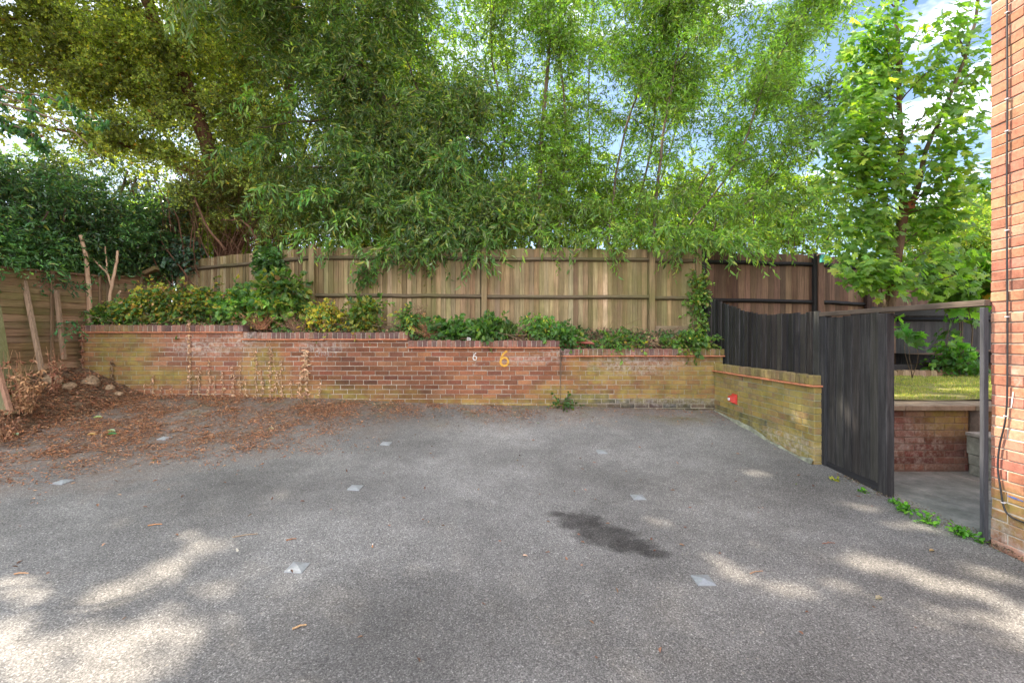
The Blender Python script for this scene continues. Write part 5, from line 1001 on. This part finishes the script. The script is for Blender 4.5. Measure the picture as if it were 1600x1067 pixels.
# stones in the corner
def GB(px, py):
    for D in np.arange(4.0, 7.28, .02):
        p = P(px, py, D)
        if p[2] <= float(np.maximum(zg(p[0], D), bank(p[0], D) if p[0] < -5.6 else -9)): break
    return p
for i, (x, y, D, r, lab) in enumerate(((76,590,6.15,(.14,.10,.085),'large pale rough stone on the soil by the left fence'),(103,600,6.25,(.11,.10,.09),'flat brown-grey stone between the two larger ones'),(138,593,6.6,(.14,.10,.11),'crumbly concrete lump at the left end of the brick wall'),(168,602,7.05,(.12,.08,.09),'small mossy stone at the wall foot beside the dead weed'),(182,610,7.1,(.10,.07,.06),'whitish flat stone against the foot of the wall'))):
    mb = MB(); c = GB(x, y+9); c = c+np.array([0,.05,r[2]*.45]); rock(mb, c, np.array(r)*[1.0,.75,.9,.6,.7][i], 320+i); solo('stone', mb, M_STONE, lab, 'stone', c-np.array([0,0,r[2]]), 'loose stones in the left corner', smooth=False)
mb = MB(); a, b = G(80, 624), G(150, 612); pts = np.linspace(a, b, 7); 
for k in range(6): cbox(mb, pts[k]+np.array([0,0,-.03]), (pts[k+1]-pts[k])*.99, (-.03,.12,0), (0,0,.055+.015*math.sin(k*2.1)), .01)
solo('concrete_edging', mb, M_CONC, 'low broken concrete edging strip in front of the corner stones', 'kerb', a)
# broken roof tiles on the wall
for i, (x, y, D, dx, rz, lab) in enumerate(((912,537,7.42,.34,.15,'longest broken red tile lying flat on the wall top'),(894,531,7.46,.20,-.35,'broken red tile tilted above the flat one'),(886,541,7.38,.13,.9,'small upright red tile shard beside the stepped wall end'),(905,543,7.40,.22,.05,'lowest red tile fragment on the coping'))):
    c = P(x, y, D); mb = MB(); u_ = np.array([math.cos(rz*.6), .1, -math.sin(rz*.6)*.6])*dx; cbox(mb, c-u_/2, u_, (.02,.10,.03), (0,-.004,.016), .003); solo('broken_tile', mb, simple('tile_red%d' % i, (.33,.10,.07), .8, var=.3), lab, 'roof tile', c, 'broken roof tiles on the wall')

# weeds along the foot of the gateway
g = np.random.default_rng(400)
for i, (x, y, r_, n, lab) in enumerate(((1412,792,.055,60,'bright green weed by the black gate post'),(1398,781,.035,22,'tiny weed right under the gate post'),(1450,812,.07,46,'low green weeds between the gate post and the largest weed'),(1500,830,.055,80,'largest bright green weed near the building corner'),(1305,745,.035,18,'small yellow leaf weed at the foot of the gate panel'),(1348,763,.025,14,'tiny green weed under the boarded gate panel'),(1530,842,.04,16,'scrap of weed against the building corner'))):
    c = G(x, y+6); mb = MB(); p = c+np.c_[g.normal(0,r_*.55,n), g.normal(0,r_*.7,n), np.abs(g.normal(0,r_*.55,n))+.004]; inst(mb, T_OVA, p, nrm(g.normal(0,.8,(n,3))+np.array([0,0,.3])), nrm(np.array([0,-.2,1.0])+.5*unit(n,g)), g.uniform(.02,.04,n), g.uniform(.018,.034,n), palette(n, [(.10,.30,.03),(.16,.38,.04),(.07,.20,.03)] if i != 4 else [(.40,.40,.06),(.2,.3,.05)], [2,2,1] if i != 4 else [1,1], .15, g))
    for k in range(n): tube(mb, [c, p[k]], .0012, 3, (.1,.2,.04), cap=False)
    solo('kerb_weed', mb, M_LEAF, lab, 'weed', c, 'weeds along the gate threshold')
mb = MB(); n = 900; t = g.random(n); x = np.interp(t, [0, 1], [1290, 1600]); c = np.array([G(xx, np.interp(xx, [1287,1395,1545,1600], [729,778,846,872])) for xx in x[:60]]); idx = g.integers(0, 60, n); p = c[idx]+np.c_[g.normal(0,.05,n), g.normal(0,.04,n), np.abs(g.normal(0,.006,n))+.004]
inst(mb, T_OVA, p, nrm(g.normal(0,1,(n,3))*np.array([1,1,.2])), nrm(np.array([0,0,1.0])+.3*unit(n,g)), g.uniform(.008,.022,n), g.uniform(.005,.012,n), palette(n, [(.20,.13,.08),(.10,.07,.05),(.32,.26,.18),(.12,.15,.05)], [3,3,1,1], .2, g)); solo('threshold_debris', mb, M_DRY, 'crumbs of dirt, moss and leaf scraps along the tarmac edge at the gate and building', 'debris', kind='stuff')

# ================================================================== LITTER
g = np.random.default_rng(500)
def scatter(n, dens, xr, yr):
    x = g.uniform(*xr, n); y = yr[0]+(yr[1]-yr[0])*g.random(n); k = g.random(n) < dens(x, y); return x[k], y[k]
def dl(x, y):     # litter density: corner and foot of the wall
    a = np.clip((.8*y-.62*x-5.3+2.4*(fbm(x*1.1, y*1.1)-.5))/1.9, 0, 1); b = np.clip((y-6.4)/.8, 0, 1)*np.clip((1.8-x)/3, .12, 1)
    return np.clip(np.maximum(a**1.6, b*.8)*np.clip(1.9*(fbm(x*3.2+2, y*3.2)-.28), .06, 1), 0, 1)
def gz(x, y): return np.where(x < -5.6, np.maximum(zg(x, y), bank(x, y)), zg(x, y))
mb = MB(); x, y = scatter(420000, dl, (-6.7, 3.2), (2.0, 7.28)); n = len(x)
inst(mb, T_DIA, np.c_[x, y, gz(x, y)+g.uniform(.006,.018,n)], nrm(np.c_[g.normal(0,1,(n,2)), g.normal(0,.15,n)]), nrm(np.c_[g.normal(0,.3,(n,2)), np.ones(n)]), g.uniform(.02,.06,n), g.uniform(.005,.011,n), palette(n, [(.46,.20,.09),(.30,.145,.075),(.54,.31,.16),(.15,.085,.055)], [4,4,1.3,3], .22, g))
solo('needle_litter', mb, M_DRY, 'orange-brown fallen needles and twiglets drifting over the left of the tarmac', 'leaf litter', kind='stuff')
mb = MB(); x, y = scatter(9000, lambda a, b: dl(a, b)*.7, (-6.75, 2.5), (3.0, 7.27)); x2, y2 = scatter(160, lambda a, b: a*0+1, (-4.5, 3.3), (1.8, 7.2)); x = np.r_[x, x2]; y = np.r_[y, y2]; n = len(x)
inst(mb, T_OVA, np.c_[x, y, gz(x, y)+g.uniform(.006,.02,n)], nrm(np.c_[g.normal(0,1,(n,2)), g.normal(0,.25,n)]), nrm(np.c_[g.normal(0,.45,(n,2)), np.ones(n)]), g.uniform(.018,.048,n), g.uniform(.009,.024,n), palette(n, [(.27,.14,.09),(.16,.09,.06),(.36,.22,.14),(.44,.30,.20),(.14,.17,.06),(.55,.48,.40)], [4,4,2,.7,.3,.25], .22, g))
x = g.uniform(-6.95, -5.7, 2000); y = g.uniform(4.2, 7.2, 2000); n = len(x); inst(mb, T_OVA, np.c_[x, y, gz(x, y)+g.uniform(.004,.02,n)], nrm(np.c_[g.normal(0,1,(n,2)), g.normal(0,.3,n)]), nrm(np.c_[g.normal(0,.5,(n,2)), np.ones(n)]), g.uniform(.03,.07,n), g.uniform(.015,.035,n), palette(n, [(.26,.12,.065),(.16,.085,.05),(.36,.21,.12)], [2,2,1], .22, g))
solo('leaf_litter', mb, M_DRY, 'red-brown dead leaves heaped in the left corner and thinning over the tarmac', 'leaf litter', kind='stuff')
for i, (x, y, ln, rz, col, lab) in enumerate(((165,680,.13,.2,(.05,.20,.06),'fallen dark green leaf among the litter at left'),(167,674,.12,-.1,(.42,.52,.36),'pale upturned green leaf beside the dark green one'),(145,653,.12,.1,(.42,.55,.32),'pale green leaf in the litter nearest the left stones'),(135,680,.11,.3,(.50,.34,.16),'tan and green fallen leaf left of the pale pair'),(420,670,.09,-.4,(.50,.42,.32),'whitish dry leaf on the litter edge'),(22,679,.10,-.4,(.40,.52,.38),'pale green leaf close to the left photo edge'),(583,850,.0,0,None,''),(1368,937,.06,.3,(.50,.44,.38),'lone pale dry leaf on the tarmac at lower right'),(1452,862,.05,.2,(.48,.34,.20),'small tan leaf on the tarmac near the gateway'))):
    if col is None: continue
    c = G(x, y)+np.array([0,0,.008]); mb = MB(); inst(mb, T_OVA, c[None], np.array([[math.cos(rz), math.sin(rz), .08]]), np.array([[.1,-.2,1.0]]), ln, ln*.5, col); solo('fallen_leaf', mb, M_LEAF, lab, 'leaf', c, 'single fallen leaves')
for i, (x0, y0, x1, y1, r, col, lab) in enumerate(((457,984,479,978,.006,(.46,.30,.16),'short split tan stick near the bottom of the tarmac'),(363,840,403,835,.004,(.34,.24,.15),'long thin grey-brown twig left of the near stud'),(231,822,253,820,.005,(.45,.22,.10),'short orange-brown stick left of the thin twig'),(22,898,44,897,.005,(.42,.24,.13),'brown stick beside the left sun patch'),(447,845,463,843,.005,(.34,.17,.09),'small reddish twig above the near left stud'),(1172,897,1192,893,.004,(.40,.24,.14),'thin brown twig in the right sun patch'),(1285,850,1305,849,.003,(.30,.13,.09),'fine red twig on the tarmac before the gate panel'))):
    a, b = G(x0, y0)+np.array([0,0,r+.002]), G(x1, y1)+np.array([0,0,r+.003]); mb = MB(); tube(mb, smooth_path([a, (a+b)/2+np.array([0,.006,.002]), b], 7, .001), [r, r*.6], 5, col); solo('twig', mb, M_DRY, lab, 'twig', a, 'sticks on the tarmac')
c = G(582, 853)+np.array([0,0,.006]); cg = thing('cigarette_end', 'white and orange cigarette end on the tarmac right of the near left stud', 'cigarette end', c); mb = MB(); tube(mb, [c, c+np.array([-.006,.028,0])], .0042, 8, (.75,.73,.70)); part('paper', mb, M_DRY, cg); mb = MB(); tube(mb, [c, c+np.array([.006,-.022,0])], .0043, 8, (.60,.28,.10)); part('filter', mb, M_DRY, cg)

# ================================================================== UNSEEN FOLIAGE ADDED TO THE CYPRESS, set along sun rays to shade the yard
g = np.random.default_rng(600); mb = MB()
n = 2300; gx = g.uniform(-7.5, 5.2, n); gy = g.uniform(-1.0, 7.5, n); z = g.uniform(6.5, 12.5, n); t = z/S[2]; c = np.c_[gx+t*S[0], gy+t*S[1], z]; ok = above_frame(c-np.array([0,0,.5])) & (c[:,1] > 4.2) & (c[:,0] < 1.5); c = c[ok]
st, d = clumps(c, .42, 11, g, .6); ok = above_frame(st-np.array([0,0,.25])); st, d = st[ok], d[ok]
twigs(mb, st, nrm(d*np.array([1,1,.5])), .34, 7, .13, .055, PALC, [4,4,2,2,.3,.05], T_DIA, .35, 1.0, .15, False, flat=1, g=g)
part('added_shade_crown', mb, M_NEEDLE, cf); tb_ = MB()
for k in range(26):
    b = c[g.integers(len(c))]; a = main[-1] if k % 2 else m2[-1]; limb(tb_, [a, (a+b)/2+np.array([0,0,.5]), b], .06, .015, 12, .03, 6, g)
part('added_shade_limbs', tb_, M_CBARK, cf)
